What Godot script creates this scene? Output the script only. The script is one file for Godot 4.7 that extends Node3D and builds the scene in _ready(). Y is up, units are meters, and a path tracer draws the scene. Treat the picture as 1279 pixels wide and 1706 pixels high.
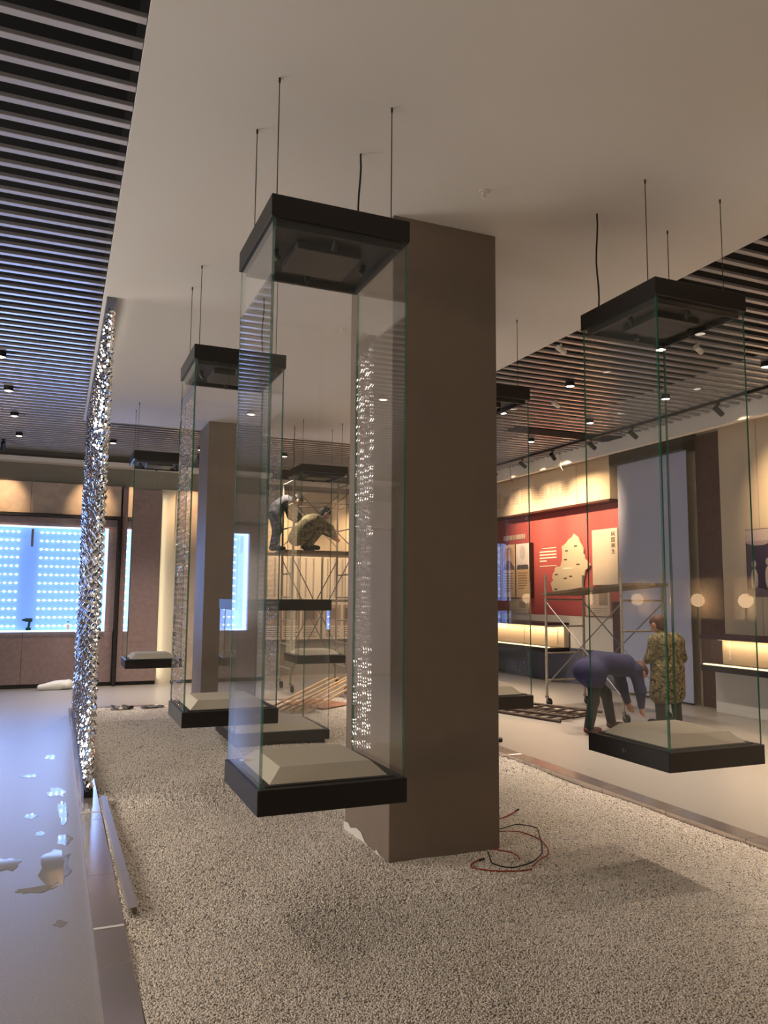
extends Node3D
# A museum hall under construction: hanging glass cases over a bed of white gravel.
# Measurements are in case widths (W = 0.75 m): x to the right, y from the camera's height, z into the hall.
const W := 0.75
const EYE := 2.34
const SOF := 3.58           # underside of the soffit and of the slats
var taken := {}
var M := {}
var rng := RandomNumberGenerator.new()

func p(x: float, y: float, z: float) -> Vector3:
	return Vector3(x * W, (y + EYE) * W, -z * W)

# ---------------------------------------------------------------- mesh builder
class MB:
	var v := PackedVector3Array()
	var n := PackedVector3Array()
	var uv := PackedVector2Array()
	var ix := PackedInt32Array()
	func tri(a: Vector3, b: Vector3, c: Vector3):
		var m := (b - a).cross(c - a).normalized()
		var s := v.size()
		for q in [a, b, c]:
			v.append(q); n.append(m); uv.append(Vector2(q.x + q.z, q.y))
		ix.append_array(PackedInt32Array([s, s + 2, s + 1]))
	func quad(a: Vector3, b: Vector3, c: Vector3, d: Vector3):
		var m := (b - a).cross(c - a)
		if m.length() < 1e-12: m = (c - a).cross(d - a)
		m = m.normalized()
		var s := v.size()
		for q in [a, b, c, d]:
			v.append(q); n.append(m)
		uv.append_array(PackedVector2Array([Vector2(0, 1), Vector2(1, 1), Vector2(1, 0), Vector2(0, 0)]))
		ix.append_array(PackedInt32Array([s, s + 2, s + 1, s, s + 3, s + 2]))
	func outq(a, b, c, d, centre: Vector3):
		if (b - a).cross(c - a).dot((a + c) * 0.5 - centre) >= 0.0: quad(a, b, c, d)
		else: quad(b, a, d, c)
	func outt(a, b, c, centre: Vector3):
		if (b - a).cross(c - a).dot(a - centre) >= 0.0: tri(a, b, c)
		else: tri(a, c, b)
	# a box, chamfered when ch > 0
	func box(c: Vector3, size: Vector3, ch := 0.0, bs := Basis()):
		var h := size * 0.5
		ch = minf(ch, minf(h.x, minf(h.y, h.z)) * 0.9)
		var pt := func(sx: float, sy: float, sz: float, ax: int) -> Vector3:
			var q := Vector3(sx * h.x, sy * h.y, sz * h.z)
			if ax != 0: q.x -= sx * ch
			if ax != 1: q.y -= sy * ch
			if ax != 2: q.z -= sz * ch
			return c + bs * q
		for s in [-1.0, 1.0]:
			outq(pt.call(s, -1, -1, 0), pt.call(s, -1, 1, 0), pt.call(s, 1, 1, 0), pt.call(s, 1, -1, 0), c)
			outq(pt.call(-1, s, -1, 1), pt.call(-1, s, 1, 1), pt.call(1, s, 1, 1), pt.call(1, s, -1, 1), c)
			outq(pt.call(1, -1, s, 2), pt.call(-1, -1, s, 2), pt.call(-1, 1, s, 2), pt.call(1, 1, s, 2), c)
		if ch <= 0.0: return
		for s in [-1.0, 1.0]:
			for t in [-1.0, 1.0]:
				outq(pt.call(-1, s, t, 1), pt.call(1, s, t, 1), pt.call(1, s, t, 2), pt.call(-1, s, t, 2), c)
				outq(pt.call(s, -1, t, 0), pt.call(s, 1, t, 0), pt.call(s, 1, t, 2), pt.call(s, -1, t, 2), c)
				outq(pt.call(s, t, -1, 0), pt.call(s, t, 1, 0), pt.call(s, t, 1, 1), pt.call(s, t, -1, 1), c)
				for r in [-1.0, 1.0]:
					outt(pt.call(s, t, r, 0), pt.call(s, t, r, 1), pt.call(s, t, r, 2), c)
	func bmm(a: Vector3, b: Vector3, ch := 0.0):
		box((a + b) * 0.5, (a - b).abs(), ch)
	# a bar of square section from a to b
	func bar(a: Vector3, b: Vector3, wd: float, ht: float, up := Vector3.UP):
		var f := (b - a).normalized()
		var s := f.cross(up).normalized()
		var u := s.cross(f)
		box((a + b) * 0.5, Vector3(wd, ht, a.distance_to(b)), 0.0, Basis(s, u, -f))
	func ring(c: Vector3, ax: Vector3, ref: Vector3, r: float, k: int) -> PackedVector3Array:
		var s := ref.cross(ax)
		if s.length() < 1e-4: s = Vector3(1, 0.01, 0).cross(ax)
		s = s.normalized()
		var t := ax.cross(s).normalized()
		var o := PackedVector3Array()
		for i in k:
			var a := TAU * i / k
			o.append(c + (s * cos(a) + t * sin(a)) * r)
		return o
	# a round tube along a path; radii may be one number or one per point
	func tube(path: Array, rad, k := 8, caps := true):
		var rows := []
		var ref := Vector3(0.13, 0.97, 0.21).normalized()
		for i in path.size():
			var f: Vector3 = (path[mini(i + 1, path.size() - 1)] - path[maxi(i - 1, 0)]).normalized()
			rows.append(ring(path[i], f, ref, rad[i] if rad is Array else rad, k))
		var s := v.size()
		for i in path.size():
			for j in k:
				v.append(rows[i][j]); n.append((rows[i][j] - path[i]).normalized()); uv.append(Vector2(float(j) / k, i))
		for i in path.size() - 1:
			for j in k:
				var a := s + i * k + j
				var b := s + i * k + (j + 1) % k
				ix.append_array(PackedInt32Array([a, a + k, b, b, a + k, b + k]))
		if caps:
			for e in [0, path.size() - 1]:
				for j in range(1, k - 1):
					outt(rows[e][0], rows[e][j], rows[e][j + 1], path[1] if e == 0 else path[path.size() - 2])
	# a profile [radius, height] turned about the y axis through c
	func lathe(c: Vector3, prof: Array, k := 16):
		for i in prof.size() - 1:
			for j in k:
				var a0 := TAU * j / k
				var a1 := TAU * (j + 1) / k
				var q := func(f: Array, a: float) -> Vector3: return c + Vector3(cos(a) * f[0], f[1], sin(a) * f[0])
				var A: Vector3 = q.call(prof[i], a0)
				var B: Vector3 = q.call(prof[i], a1)
				var C: Vector3 = q.call(prof[i + 1], a1)
				var D: Vector3 = q.call(prof[i + 1], a0)
				quad(B, A, D, C)
	# an outline (points u,v on the plane o + u*ux + v*vx) given a thickness along ux x vx
	func slab(o: Vector3, ux: Vector3, vx: Vector3, pts: PackedVector2Array, th: float):
		var nn := ux.cross(vx).normalized() * th
		var t := Geometry2D.triangulate_polygon(pts)
		var at := func(i: int) -> Vector3: return o + ux * pts[i].x + vx * pts[i].y
		var mid := Vector3.ZERO
		for i in pts.size(): mid += at.call(i) / pts.size()
		mid += nn * 0.5
		for i in range(0, t.size(), 3):
			outt(at.call(t[i]) + nn, at.call(t[i + 1]) + nn, at.call(t[i + 2]) + nn, mid)
			outt(at.call(t[i]), at.call(t[i + 1]), at.call(t[i + 2]), mid)
		for i in pts.size():
			var j := (i + 1) % pts.size()
			quad(at.call(i), at.call(j), at.call(j) + nn, at.call(i) + nn)
	func mesh() -> ArrayMesh:
		var a := []
		a.resize(Mesh.ARRAY_MAX)
		a[Mesh.ARRAY_VERTEX] = v; a[Mesh.ARRAY_NORMAL] = n; a[Mesh.ARRAY_TEX_UV] = uv; a[Mesh.ARRAY_INDEX] = ix
		var m := ArrayMesh.new()
		m.add_surface_from_arrays(Mesh.PRIMITIVE_TRIANGLES, a)
		return m
	# blended field of tapered capsules [a, b, ra, rb], meshed as surface nets
	func blob(bones: Array, cell: float, k: float):
		var lo := Vector3(1e9, 1e9, 1e9)
		var hi := -lo
		for b in bones:
			var r := maxf(b[2], b[3]) + cell * 2.5 + k * 0.5
			lo = lo.min(b[0].min(b[1]) - Vector3.ONE * r)
			hi = hi.max(b[0].max(b[1]) + Vector3.ONE * r)
		var d := Vector3i(((hi - lo) / cell).ceil()) + Vector3i.ONE
		var f := PackedFloat32Array()
		f.resize(d.x * d.y * d.z)
		f.fill(1.0)
		for b in bones:
			var A: Vector3 = b[0]
			var ab: Vector3 = b[1] - A
			var l2 := maxf(ab.length_squared(), 1e-9)
			var r := maxf(b[2], b[3]) + cell * 2.0 + k
			var i0 := Vector3i(((A.min(b[1]) - Vector3.ONE * r - lo) / cell).floor()).max(Vector3i.ZERO)
			var i1 := Vector3i(((A.max(b[1]) + Vector3.ONE * r - lo) / cell).ceil()).min(d - Vector3i.ONE)
			for x in range(i0.x, i1.x + 1):
				for y in range(i0.y, i1.y + 1):
					for z in range(i0.z, i1.z + 1):
						var q := lo + Vector3(x, y, z) * cell - A
						var t := clampf(q.dot(ab) / l2, 0.0, 1.0)
						var e: float = (q - ab * t).length() - lerpf(b[2], b[3], t)
						var at := (x * d.y + y) * d.z + z
						var o := f[at]
						var hh := maxf(k - absf(o - e), 0.0) / k
						f[at] = minf(o, e) - hh * hh * k * 0.25
		var id := PackedInt32Array()
		id.resize(f.size())
		id.fill(-1)
		var st := [d.y * d.z, d.z, 1]
		var first := v.size()
		var off := [0, st[0], st[1], st[0] + st[1], 1, st[0] + 1, st[1] + 1, st[0] + st[1] + 1]
		var cor := [Vector3(0, 0, 0), Vector3(1, 0, 0), Vector3(0, 1, 0), Vector3(1, 1, 0), Vector3(0, 0, 1), Vector3(1, 0, 1), Vector3(0, 1, 1), Vector3(1, 1, 1)]
		var eds := [[0, 1], [2, 3], [4, 5], [6, 7], [0, 2], [1, 3], [4, 6], [5, 7], [0, 4], [1, 5], [2, 6], [3, 7]]
		for x in d.x - 1:
			for y in d.y - 1:
				for z in d.z - 1:
					var at := (x * d.y + y) * d.z + z
					var m := 0
					for c in 8:
						if f[at + off[c]] < 0.0: m += 1
					if m == 0 or m == 8: continue
					var s := Vector3.ZERO
					var cnt := 0
					for e in eds:
						var fa := f[at + off[e[0]]]
						var fb := f[at + off[e[1]]]
						if (fa < 0.0) != (fb < 0.0):
							s += cor[e[0]].lerp(cor[e[1]], fa / (fa - fb))
							cnt += 1
					id[at] = v.size()
					v.append(lo + (Vector3(x, y, z) + s / cnt) * cell)
					n.append(Vector3.ZERO); uv.append(Vector2.ZERO)
		var ax := [[0, 1, 2], [1, 2, 0], [2, 0, 1]]
		for x in range(1, d.x - 1):
			for y in range(1, d.y - 1):
				for z in range(1, d.z - 1):
					var at := (x * d.y + y) * d.z + z
					var ins := f[at] < 0.0
					for a in ax:
						if (f[at + st[a[0]]] < 0.0) == ins: continue
						var u: int = st[a[1]]
						var w: int = st[a[2]]
						var q := [id[at - u - w], id[at - w], id[at], id[at - u]]
						if q.min() < 0: continue
						if not ins: q.reverse()
						ix.append_array(PackedInt32Array([q[0], q[2], q[1], q[0], q[3], q[2]]))
						var fn := (v[q[1]] - v[q[0]]).cross(v[q[2]] - v[q[0]])
						for i in q: n[i] += fn
		for i in range(first, v.size()): n[i] = n[i].normalized()

# ---------------------------------------------------------------- scene helpers
func numbered(called: String) -> String:
	var k: int = taken.get(called, 0)
	taken[called] = k + 1
	return called if k == 0 else "%s_%03d" % [called, k]
func tag(o: Node3D, label := "", category := "", group := "", kind := "") -> Node3D:
	if label: o.set_meta("label", label)
	if category: o.set_meta("category", category)
	if group: o.set_meta("group", group)
	if kind: o.set_meta("kind", kind)
	return o
func thing(called: String, label: String, category: String, at := Vector3.ZERO, group := "") -> Node3D:
	var o := Node3D.new()
	o.name = numbered(called)
	add_child(o)
	o.position = at
	return tag(o, label, category, group)
func put(m, called: String, mat: Material, parent: Node3D = null) -> MeshInstance3D:
	var o := MeshInstance3D.new()
	o.name = called if parent else numbered(called)
	o.mesh = m.mesh() if m is MB else m
	o.material_override = mat
	(parent if parent else self).add_child(o, true)
	return o
func struct(m, called: String, mat: Material) -> MeshInstance3D:
	var o := put(m, called, mat)
	o.set_meta("kind", "structure")
	return o
func mm(a: Vector3, b: Vector3, ch := 0.0) -> MB:
	var m := MB.new()
	m.bmm(a, b, ch)
	return m
func mat(called: String, c: Color, rough := 0.7, metal := 0.0) -> StandardMaterial3D:
	var m := StandardMaterial3D.new()
	m.resource_name = called
	m.albedo_color = c
	m.roughness = rough
	m.metallic = metal
	M[called] = m
	return m
func noise_tex(cols: Array, offs: Array, freq: float, sd: int, oct := 4, hard := false, size := 512, kind := FastNoiseLite.TYPE_SIMPLEX_SMOOTH) -> NoiseTexture2D:
	var fn := FastNoiseLite.new()
	fn.seed = sd
	fn.frequency = freq
	fn.noise_type = kind
	fn.fractal_octaves = oct
	var g := Gradient.new()
	g.colors = PackedColorArray(cols)
	g.offsets = PackedFloat32Array(offs)
	if hard: g.interpolation_mode = Gradient.GRADIENT_INTERPOLATE_CONSTANT
	var t := NoiseTexture2D.new()
	t.width = size; t.height = size
	t.seamless = true
	t.noise = fn
	t.color_ramp = g
	return t
func triplanar(m: StandardMaterial3D, t: Texture2D, per_m: float, world := true) -> StandardMaterial3D:
	m.albedo_texture = t
	m.uv1_triplanar = true
	m.uv1_world_triplanar = world
	m.uv1_scale = Vector3.ONE * per_m
	return m
func printed(called: String, img: Image, rough := 0.6) -> StandardMaterial3D:
	var m := mat(called, Color.WHITE, rough)
	m.albedo_texture = ImageTexture.create_from_image(img)
	return m
func glow(called: String, c: Color, e: float) -> StandardMaterial3D:
	var m := mat(called, c, 0.6)
	m.emission_enabled = true
	m.emission = c
	m.emission_energy_multiplier = e
	return m
func spot(at: Vector3, to: Vector3, e: float, ang: float, c: Color, parent: Node3D, size := 0.04, soft := 0.7):
	var l := SpotLight3D.new()
	l.name = "lamp_light"
	l.light_energy = e
	l.light_color = c
	l.spot_angle = ang
	l.spot_angle_attenuation = soft
	l.spot_range = 30.0
	l.spot_attenuation = 2.0
	l.light_size = size
	l.shadow_enabled = true
	parent.add_child(l, true)
	var f := (to - at).normalized()
	l.global_transform = Transform3D(Basis.looking_at(f, Vector3.RIGHT if absf(f.y) > 0.95 else Vector3.UP), at)
func area(at: Vector3, to: Vector3, size: Vector2, e: float, c: Color, parent: Node3D):
	var l := AreaLight3D.new()
	l.name = "panel_light"
	l.light_energy = e
	l.light_color = c
	l.area_size = size
	l.area_range = 30.0
	l.area_attenuation = 2.0
	l.shadow_enabled = true
	parent.add_child(l, true)
	l.global_transform = Transform3D(Basis.looking_at((to - at).normalized(), Vector3.UP), at)

# ---------------------------------------------------------------- the scene
func _ready():
	rng.seed = 11
	# camera
	var cam := Camera3D.new()
	cam.name = "camera"
	cam.fov = 66.43
	cam.near = 0.05
	cam.far = 100.0
	cam.rotation_order = EULER_ORDER_YXZ
	cam.position = p(0, 0, 0)
	cam.rotation_degrees = Vector3(6.126, -22.613, 0.482)
	add_child(cam)
	cam.current = true
	# surroundings: a closed hall, so the world outside is dark
	var we := WorldEnvironment.new()
	we.name = "surroundings"
	var e := Environment.new()
	e.background_mode = Environment.BG_COLOR
	e.background_color = Color(0, 0, 0)
	e.tonemap_mode = Environment.TONE_MAPPER_LINEAR
	e.tonemap_exposure = EXPOSURE
	e.sdfgi_enabled = true
	e.ssao_enabled = true
	e.ssil_enabled = true
	we.environment = e
	add_child(we)
	materials()
	# setting
	shell()
	slats()
	kerbs()
	gravel()
	pillars()
	back_wall()
	right_wall()
	lamps()
	# objects
	cases()
	vitrine()
	curtain()
	scaffolds()
	people()
	small_things()

const EXPOSURE := 1.15
const WARM := Color(1.0, 0.82, 0.62)
const NEUTRAL := Color(1.0, 0.92, 0.83)
const BLUE := Color(0.52, 0.67, 1.0)

func materials():
	mat("soffit_paint", Color(0.835, 0.825, 0.815), 0.85)
	triplanar(mat("pillar_paint", Color.WHITE, 0.55), noise_tex([Color(0.50, 0.445, 0.395), Color(0.51, 0.455, 0.405), Color(0.505, 0.45, 0.40)], [0.3, 0.5, 0.75], 0.004, 3), 0.7)
	mat("slat_metal", Color(0.76, 0.75, 0.77), 0.26, 0.5)
	mat("plenum_black", Color(0.012, 0.012, 0.014), 0.95)
	mat("black_metal", Color(0.11, 0.095, 0.085), 0.42)
	mat("black_plastic", Color(0.05, 0.05, 0.05), 0.5)
	mat("steel", Color(0.72, 0.69, 0.67), 0.3, 0.6)
	mat("dull_steel", Color(0.50, 0.50, 0.50), 0.5, 0.8)
	mat("mirror_steel", Color(0.76, 0.72, 0.70), 0.16, 0.72)
	var g := mat("clear_glass", Color(0.93, 1.0, 0.97, 0.015), 0.0)
	g.transparency = BaseMaterial3D.TRANSPARENCY_ALPHA
	var ge := mat("glass_edge", Color(0.20, 0.48, 0.38, 0.85), 0.1)
	ge.transparency = BaseMaterial3D.TRANSPARENCY_ALPHA
	var cr := mat("crystal", Color(0.98, 1.0, 1.0, 0.0), 0.01)
	cr.transparency = BaseMaterial3D.TRANSPARENCY_ALPHA
	cr.refraction_enabled = true
	cr.refraction_scale = 0.05
	triplanar(mat("pad_fabric", Color.WHITE, 0.9), noise_tex([Color(0.80, 0.77, 0.69), Color(0.84, 0.81, 0.74)], [0.3, 0.7], 0.05, 5), 4.0)
	var fl := triplanar(mat("polished_floor", Color.WHITE, 0.36), noise_tex([Color(0.53, 0.51, 0.49), Color(0.63, 0.605, 0.575)], [0.2, 0.8], 0.16, 7, 4), 1.3)
	fl.roughness_texture = noise_tex([Color(0.8, 0.8, 0.8), Color(1, 1, 1)], [0.2, 0.8], 0.09, 8, 4)
	triplanar(mat("gravel_bed", Color.WHITE, 0.95), noise_tex([Color(0.60, 0.56, 0.50), Color(0.80, 0.76, 0.69), Color(0.86, 0.82, 0.76)], [0.3, 0.5, 0.75], 0.11, 9, 3), 0.9)
	var pb := mat("pebble", Color.WHITE, 0.75)
	pb.vertex_color_use_as_albedo = true
	mat("cream_wall", Color(0.78, 0.74, 0.66), 0.8)
	mat("grey_wall", Color(0.55, 0.54, 0.52), 0.8)
	mat("olive_wall", Color(0.50, 0.49, 0.45), 0.8)
	mat("blue_grey_wall", Color(0.42, 0.43, 0.50), 0.7)
	triplanar(mat("beige_panel", Color.WHITE, 0.5), noise_tex([Color(0.66, 0.60, 0.55), Color(0.70, 0.64, 0.58)], [0.35, 0.65], 0.012, 12, 4), 0.5)
	triplanar(mat("mauve_panel", Color.WHITE, 0.16), noise_tex([Color(0.53, 0.455, 0.45), Color(0.56, 0.48, 0.47)], [0.35, 0.65], 0.03, 13, 4), 0.5)
	mat("white_paint", Color(0.86, 0.85, 0.82), 0.7)
	mat("red_wall", Color(0.66, 0.33, 0.34), 0.65)
	mat("maroon", Color(0.25, 0.10, 0.10), 0.6)
	mat("purple_board", Color(0.27, 0.16, 0.20), 0.6)
	triplanar(mat("brown_wood", Color.WHITE, 0.5), noise_tex([Color(0.26, 0.17, 0.14), Color(0.33, 0.22, 0.17), Color(0.29, 0.19, 0.15)], [0.3, 0.5, 0.7], 0.015, 15, 4), 0.8)
	mat("screen_fabric", Color(0.66, 0.70, 0.82), 0.7)
	mat("map_board", Color(0.74, 0.71, 0.63), 0.7)
	mat("wall_ink", Color(0.18, 0.16, 0.15), 0.8)
	mat("white_ink", Color(0.90, 0.87, 0.83), 0.7)
	triplanar(mat("raw_timber", Color.WHITE, 0.75), noise_tex([Color(0.72, 0.58, 0.42), Color(0.80, 0.68, 0.52)], [0.3, 0.7], 0.03, 16, 4), 2.0)
	triplanar(mat("plywood", Color.WHITE, 0.7), noise_tex([Color(0.60, 0.42, 0.33), Color(0.68, 0.50, 0.40)], [0.3, 0.7], 0.012, 17, 4), 1.0)
	triplanar(mat("worn_plank", Color.WHITE, 0.8), noise_tex([Color(0.30, 0.24, 0.18), Color(0.44, 0.36, 0.26), Color(0.36, 0.29, 0.22)], [0.25, 0.5, 0.75], 0.02, 18, 5), 1.5)
	triplanar(mat("rusty_tube", Color.WHITE, 0.6, 0.3), noise_tex([Color(0.58, 0.55, 0.50), Color(0.66, 0.63, 0.58), Color(0.46, 0.39, 0.32)], [0.3, 0.55, 0.8], 0.03, 19, 4), 2.0)
	mat("dark_rust", Color(0.25, 0.19, 0.15), 0.7)
	mat("rubber", Color(0.07, 0.07, 0.07), 0.8)
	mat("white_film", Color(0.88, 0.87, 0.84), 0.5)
	mat("skin", Color(0.70, 0.50, 0.40), 0.6)
	mat("hair_black", Color(0.09, 0.07, 0.06), 0.7)
	mat("hair_brown", Color(0.30, 0.17, 0.11), 0.7)
	mat("navy_cloth", Color(0.11, 0.10, 0.25), 0.85)
	mat("black_cloth", Color(0.08, 0.08, 0.09), 0.9)
	mat("grey_cloth", Color(0.16, 0.16, 0.18), 0.9)
	mat("maroon_shoe", Color(0.30, 0.12, 0.11), 0.7)
	triplanar(mat("camouflage", Color.WHITE, 0.9), noise_tex([Color(0.10, 0.09, 0.07), Color(0.36, 0.32, 0.20), Color(0.66, 0.60, 0.42), Color(0.14, 0.13, 0.09), Color(0.50, 0.45, 0.30)], [0.0, 0.38, 0.49, 0.57, 0.66], 0.035, 21, 2, true), 0.8, false)
	mat("red_wire", Color(0.60, 0.20, 0.12), 0.5)
	mat("black_wire", Color(0.10, 0.09, 0.07), 0.5)
	mat("tool_green", Color(0.05, 0.28, 0.25), 0.5)
	mat("dull_black", Color(0.20, 0.19, 0.185), 0.35)
	mat("wet_film", Color(0.55, 0.55, 0.56), 0.04)
	mat("film_grey", Color(0.22, 0.21, 0.20), 0.35)
	glow("lamp_face", NEUTRAL, 9.0)
	glow("warm_strip", Color(1.0, 0.86, 0.62), 3.0)
	glow("reveal_strip", Color(1.0, 0.93, 0.75), 1.0)
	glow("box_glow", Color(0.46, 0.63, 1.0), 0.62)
	glow("globe_glow", WARM, 9.0)
	glow("fill_panel_glow", Color(1.0, 0.955, 0.90), 1.0)
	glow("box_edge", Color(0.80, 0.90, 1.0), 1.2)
	glow("led_lens", Color(0.86, 0.95, 1.0), 5.0)

func shell():
	struct(mm(p(-5, -EYE - 0.3, -8), p(13.6, -EYE, 22.9)), "floor", M.polished_floor)
	struct(mm(p(-5.3, -EYE, -8), p(-5, 4.6, 22)), "wall_left", M.beige_panel)
	struct(mm(p(-5.3, -EYE, -8.3), p(13.6, 4.6, -8)), "wall_front", M.grey_wall)
	struct(mm(p(-5.3, 4.4, -8.3), p(13.6, 4.7, 22.9)), "ceiling", M.plenum_black)
	# the dropped plaster soffit over the gravel bed
	var s := struct(mm(p(0.36, SOF, -7), p(6.32, SOF + 0.03, 17.1), 0.002), "ceiling", M.soffit_paint)
	struct(mm(p(0.37, SOF + 0.031, -6.98), p(6.31, 4.39, 17.08)), "ceiling", M.plenum_black)
	s.set_meta("label", "dropped pale plaster ceiling panel above the gravel bed")
	# fascia and cove along the right wall
	struct(mm(p(11.55, 3.30, -8), p(11.70, 4.4, 22.6)), "trim_1", M.white_paint)
	struct(mm(p(11.70, 4.25, -8), p(13.3, 4.4, 22.6)), "trim_2", M.white_paint)

func slats():
	# black baffle ceiling: every baffle is a piece of its own
	var root := Node3D.new()
	root.name = numbered("ceiling")
	root.set_meta("kind", "structure")
	root.set_meta("label", "ceiling of dark metal baffles around the plaster soffit")
	add_child(root)
	var h := 0.035
	var meshes := {}
	var add := func(x0: float, x1: float, z: float):
		var key := "%.2f_%.2f" % [x0, x1]
		if not meshes.has(key):
			var m := MB.new()
			m.box(Vector3.ZERO, Vector3((x1 - x0) * W, h * W, 0.066 * W), 0.002)
			meshes[key] = m.mesh()
		var o := put(meshes[key], "slat", M.slat_metal, root)
		o.position = p((x0 + x1) * 0.5, SOF + h * 0.5 + 0.002, z)
	for i in range(-14, 74):
		var z := 3.59 + 0.2425 * i
		if z > 21.2: break
		if z < 17.12:
			add.call(-4.95, 0.355, z)
			if z > 13.85 and z < 14.42:
				add.call(6.325, 8.8, z)
			else:
				add.call(6.325, 11.54, z)
		else:
			add.call(-4.95, 11.54, z)
	# the open black slot among the right-hand baffles
	put(mm(p(8.82, SOF - 0.01, 13.86), p(11.54, SOF + 0.15, 14.42)), "slot", M.plenum_black, root)
	struct(mm(p(-5, SOF - 0.02, 21.25), p(11.55, 4.4, 21.4)), "trim_3", M.grey_wall)

func kerbs():
	# mirror-polished steel plates around the gravel
	var add := func(called, label, a: Vector3, b: Vector3, n: int, along: int):
		var t := thing(called, label, "kerb", a)
		for i in n:
			var q0 := a
			var q1 := b
			q0[along] = lerpf(a[along], b[along], float(i) / n) 
			q1[along] = lerpf(a[along], b[along], (i + 1.0) / n) - signf(b[along] - a[along]) * 0.005
			put(mm(q0 - a, q1 - a, 0.002), "plate", M.mirror_steel, t)
	add.call("steel_kerb", "mirror-polished steel kerb under the crystal curtain at the walkway edge", p(0.35, -EYE, 2.0), p(0.56, -EYE + 0.035, 17.33), 9, 2)
	add.call("steel_kerb", "mirror-polished steel kerb between the gravel and the floor with the scaffold", p(6.12, -EYE, 0.5), p(6.36, -EYE + 0.085, 17.33), 16, 2)
	add.call("steel_kerb", "mirror-polished steel kerb at the gravel end facing the light box wall", p(0.57, -EYE, 17.1), p(6.11, -EYE + 0.035, 17.33), 5, 0)

func ground(x: float, z: float) -> float:   # height of the gravel in metres
	return 0.024 + 0.010 * sin(x * 2.1 + 0.7) * sin(z * 1.7) + 0.006 * sin(x * 5.3 + z * 4.1)

func gravel():
	var t := Node3D.new()
	t.name = numbered("gravel_bed")
	add_child(t)
	tag(t, "bed of loose off-white gravel under the hanging glass cases", "gravel", "", "stuff")
	# the bed itself
	var b := MB.new()
	var x0 := 0.565 * W
	var x1 := 6.115 * W
	var nx := 40
	var nz := 120
	var z0 := -2.0 * W
	var z1 := -17.09 * W
	var at := func(i: int, j: int) -> Vector3:
		var x := lerpf(x0, x1, float(i) / nx)
		var z := lerpf(z0, z1, float(j) / nz)
		return Vector3(x, ground(x, z) - 0.004, z)
	for i in nx:
		for j in nz:
			var cut := false
			for c in [at.call(i, j), at.call(i + 1, j), at.call(i, j + 1), at.call(i + 1, j + 1)]: cut = cut or in_pillar(c)
			if not cut: b.quad(at.call(i, j), at.call(i + 1, j), at.call(i + 1, j + 1), at.call(i, j + 1))
	put(b, "bed", M.gravel_bed, t)
	# loose stones, smaller and closer together near the walkway end
	var shapes := []
	for k in 3:
		shapes.append(pebble_mesh(k))
	var place := [[], [], []]
	var cols := [[], [], []]
	for zone in [[2.6, 5.6, 0.0085], [5.6, 9.0, 0.0105], [9.0, 17.07, 0.0150]]:
		var step: float = zone[2]
		var z: float = -zone[0] * W
		while z > -zone[1] * W:
			var x := x0 + 0.005
			while x < x1 - 0.004:
				var q := Vector3(x + rng.randf_range(-0.5, 0.5) * step, 0, z + rng.randf_range(-0.5, 0.5) * step)
				# leave out what no view from this side of the hall can show
				if q.x > 0.57 * W and q.x < 6.1 * W and not in_pillar(q) and (q.x < 0.9 * -q.z + 1.2):
					var r := step * rng.randf_range(0.42, 0.72)
					q.y = ground(q.x, q.z) + rng.randf_range(-0.3, 0.5) * r
					var bs := Basis.from_euler(Vector3(rng.randf_range(-0.5, 0.5), rng.randf() * TAU, rng.randf_range(-0.5, 0.5))).scaled(Vector3.ONE * r)
					var k := rng.randi() % 3
					place[k].append(Transform3D(bs, q))
					var c := rng.randf_range(0.70, 0.94)
					if rng.randf() < 0.09: c = rng.randf_range(0.22, 0.45)
					var warm := rng.randf_range(0.0, 1.0)
					cols[k].append(Color(c, c * lerpf(0.94, 0.89, warm), c * lerpf(0.87, 0.77, warm)))
				x += step
			z -= step
	for k in 3:
		var m := MultiMesh.new()
		m.transform_format = MultiMesh.TRANSFORM_3D
		m.use_colors = true
		m.mesh = shapes[k]
		m.instance_count = place[k].size()
		for i in place[k].size():
			m.set_instance_transform(i, place[k][i])
			m.set_instance_color(i, cols[k][i])
		var o := MultiMeshInstance3D.new()
		o.name = "loose_stones"
		o.multimesh = m
		o.material_override = M.pebble
		o.set_meta("kind", "stuff")
		t.add_child(o, true)

func in_pillar(q: Vector3) -> bool:
	return q.x > 2.79 * W and q.x < 3.86 * W and ((-q.z > 6.5 * W and -q.z < 7.58 * W) or (-q.z > 16.15 * W and -q.z < 17.2 * W))

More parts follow.
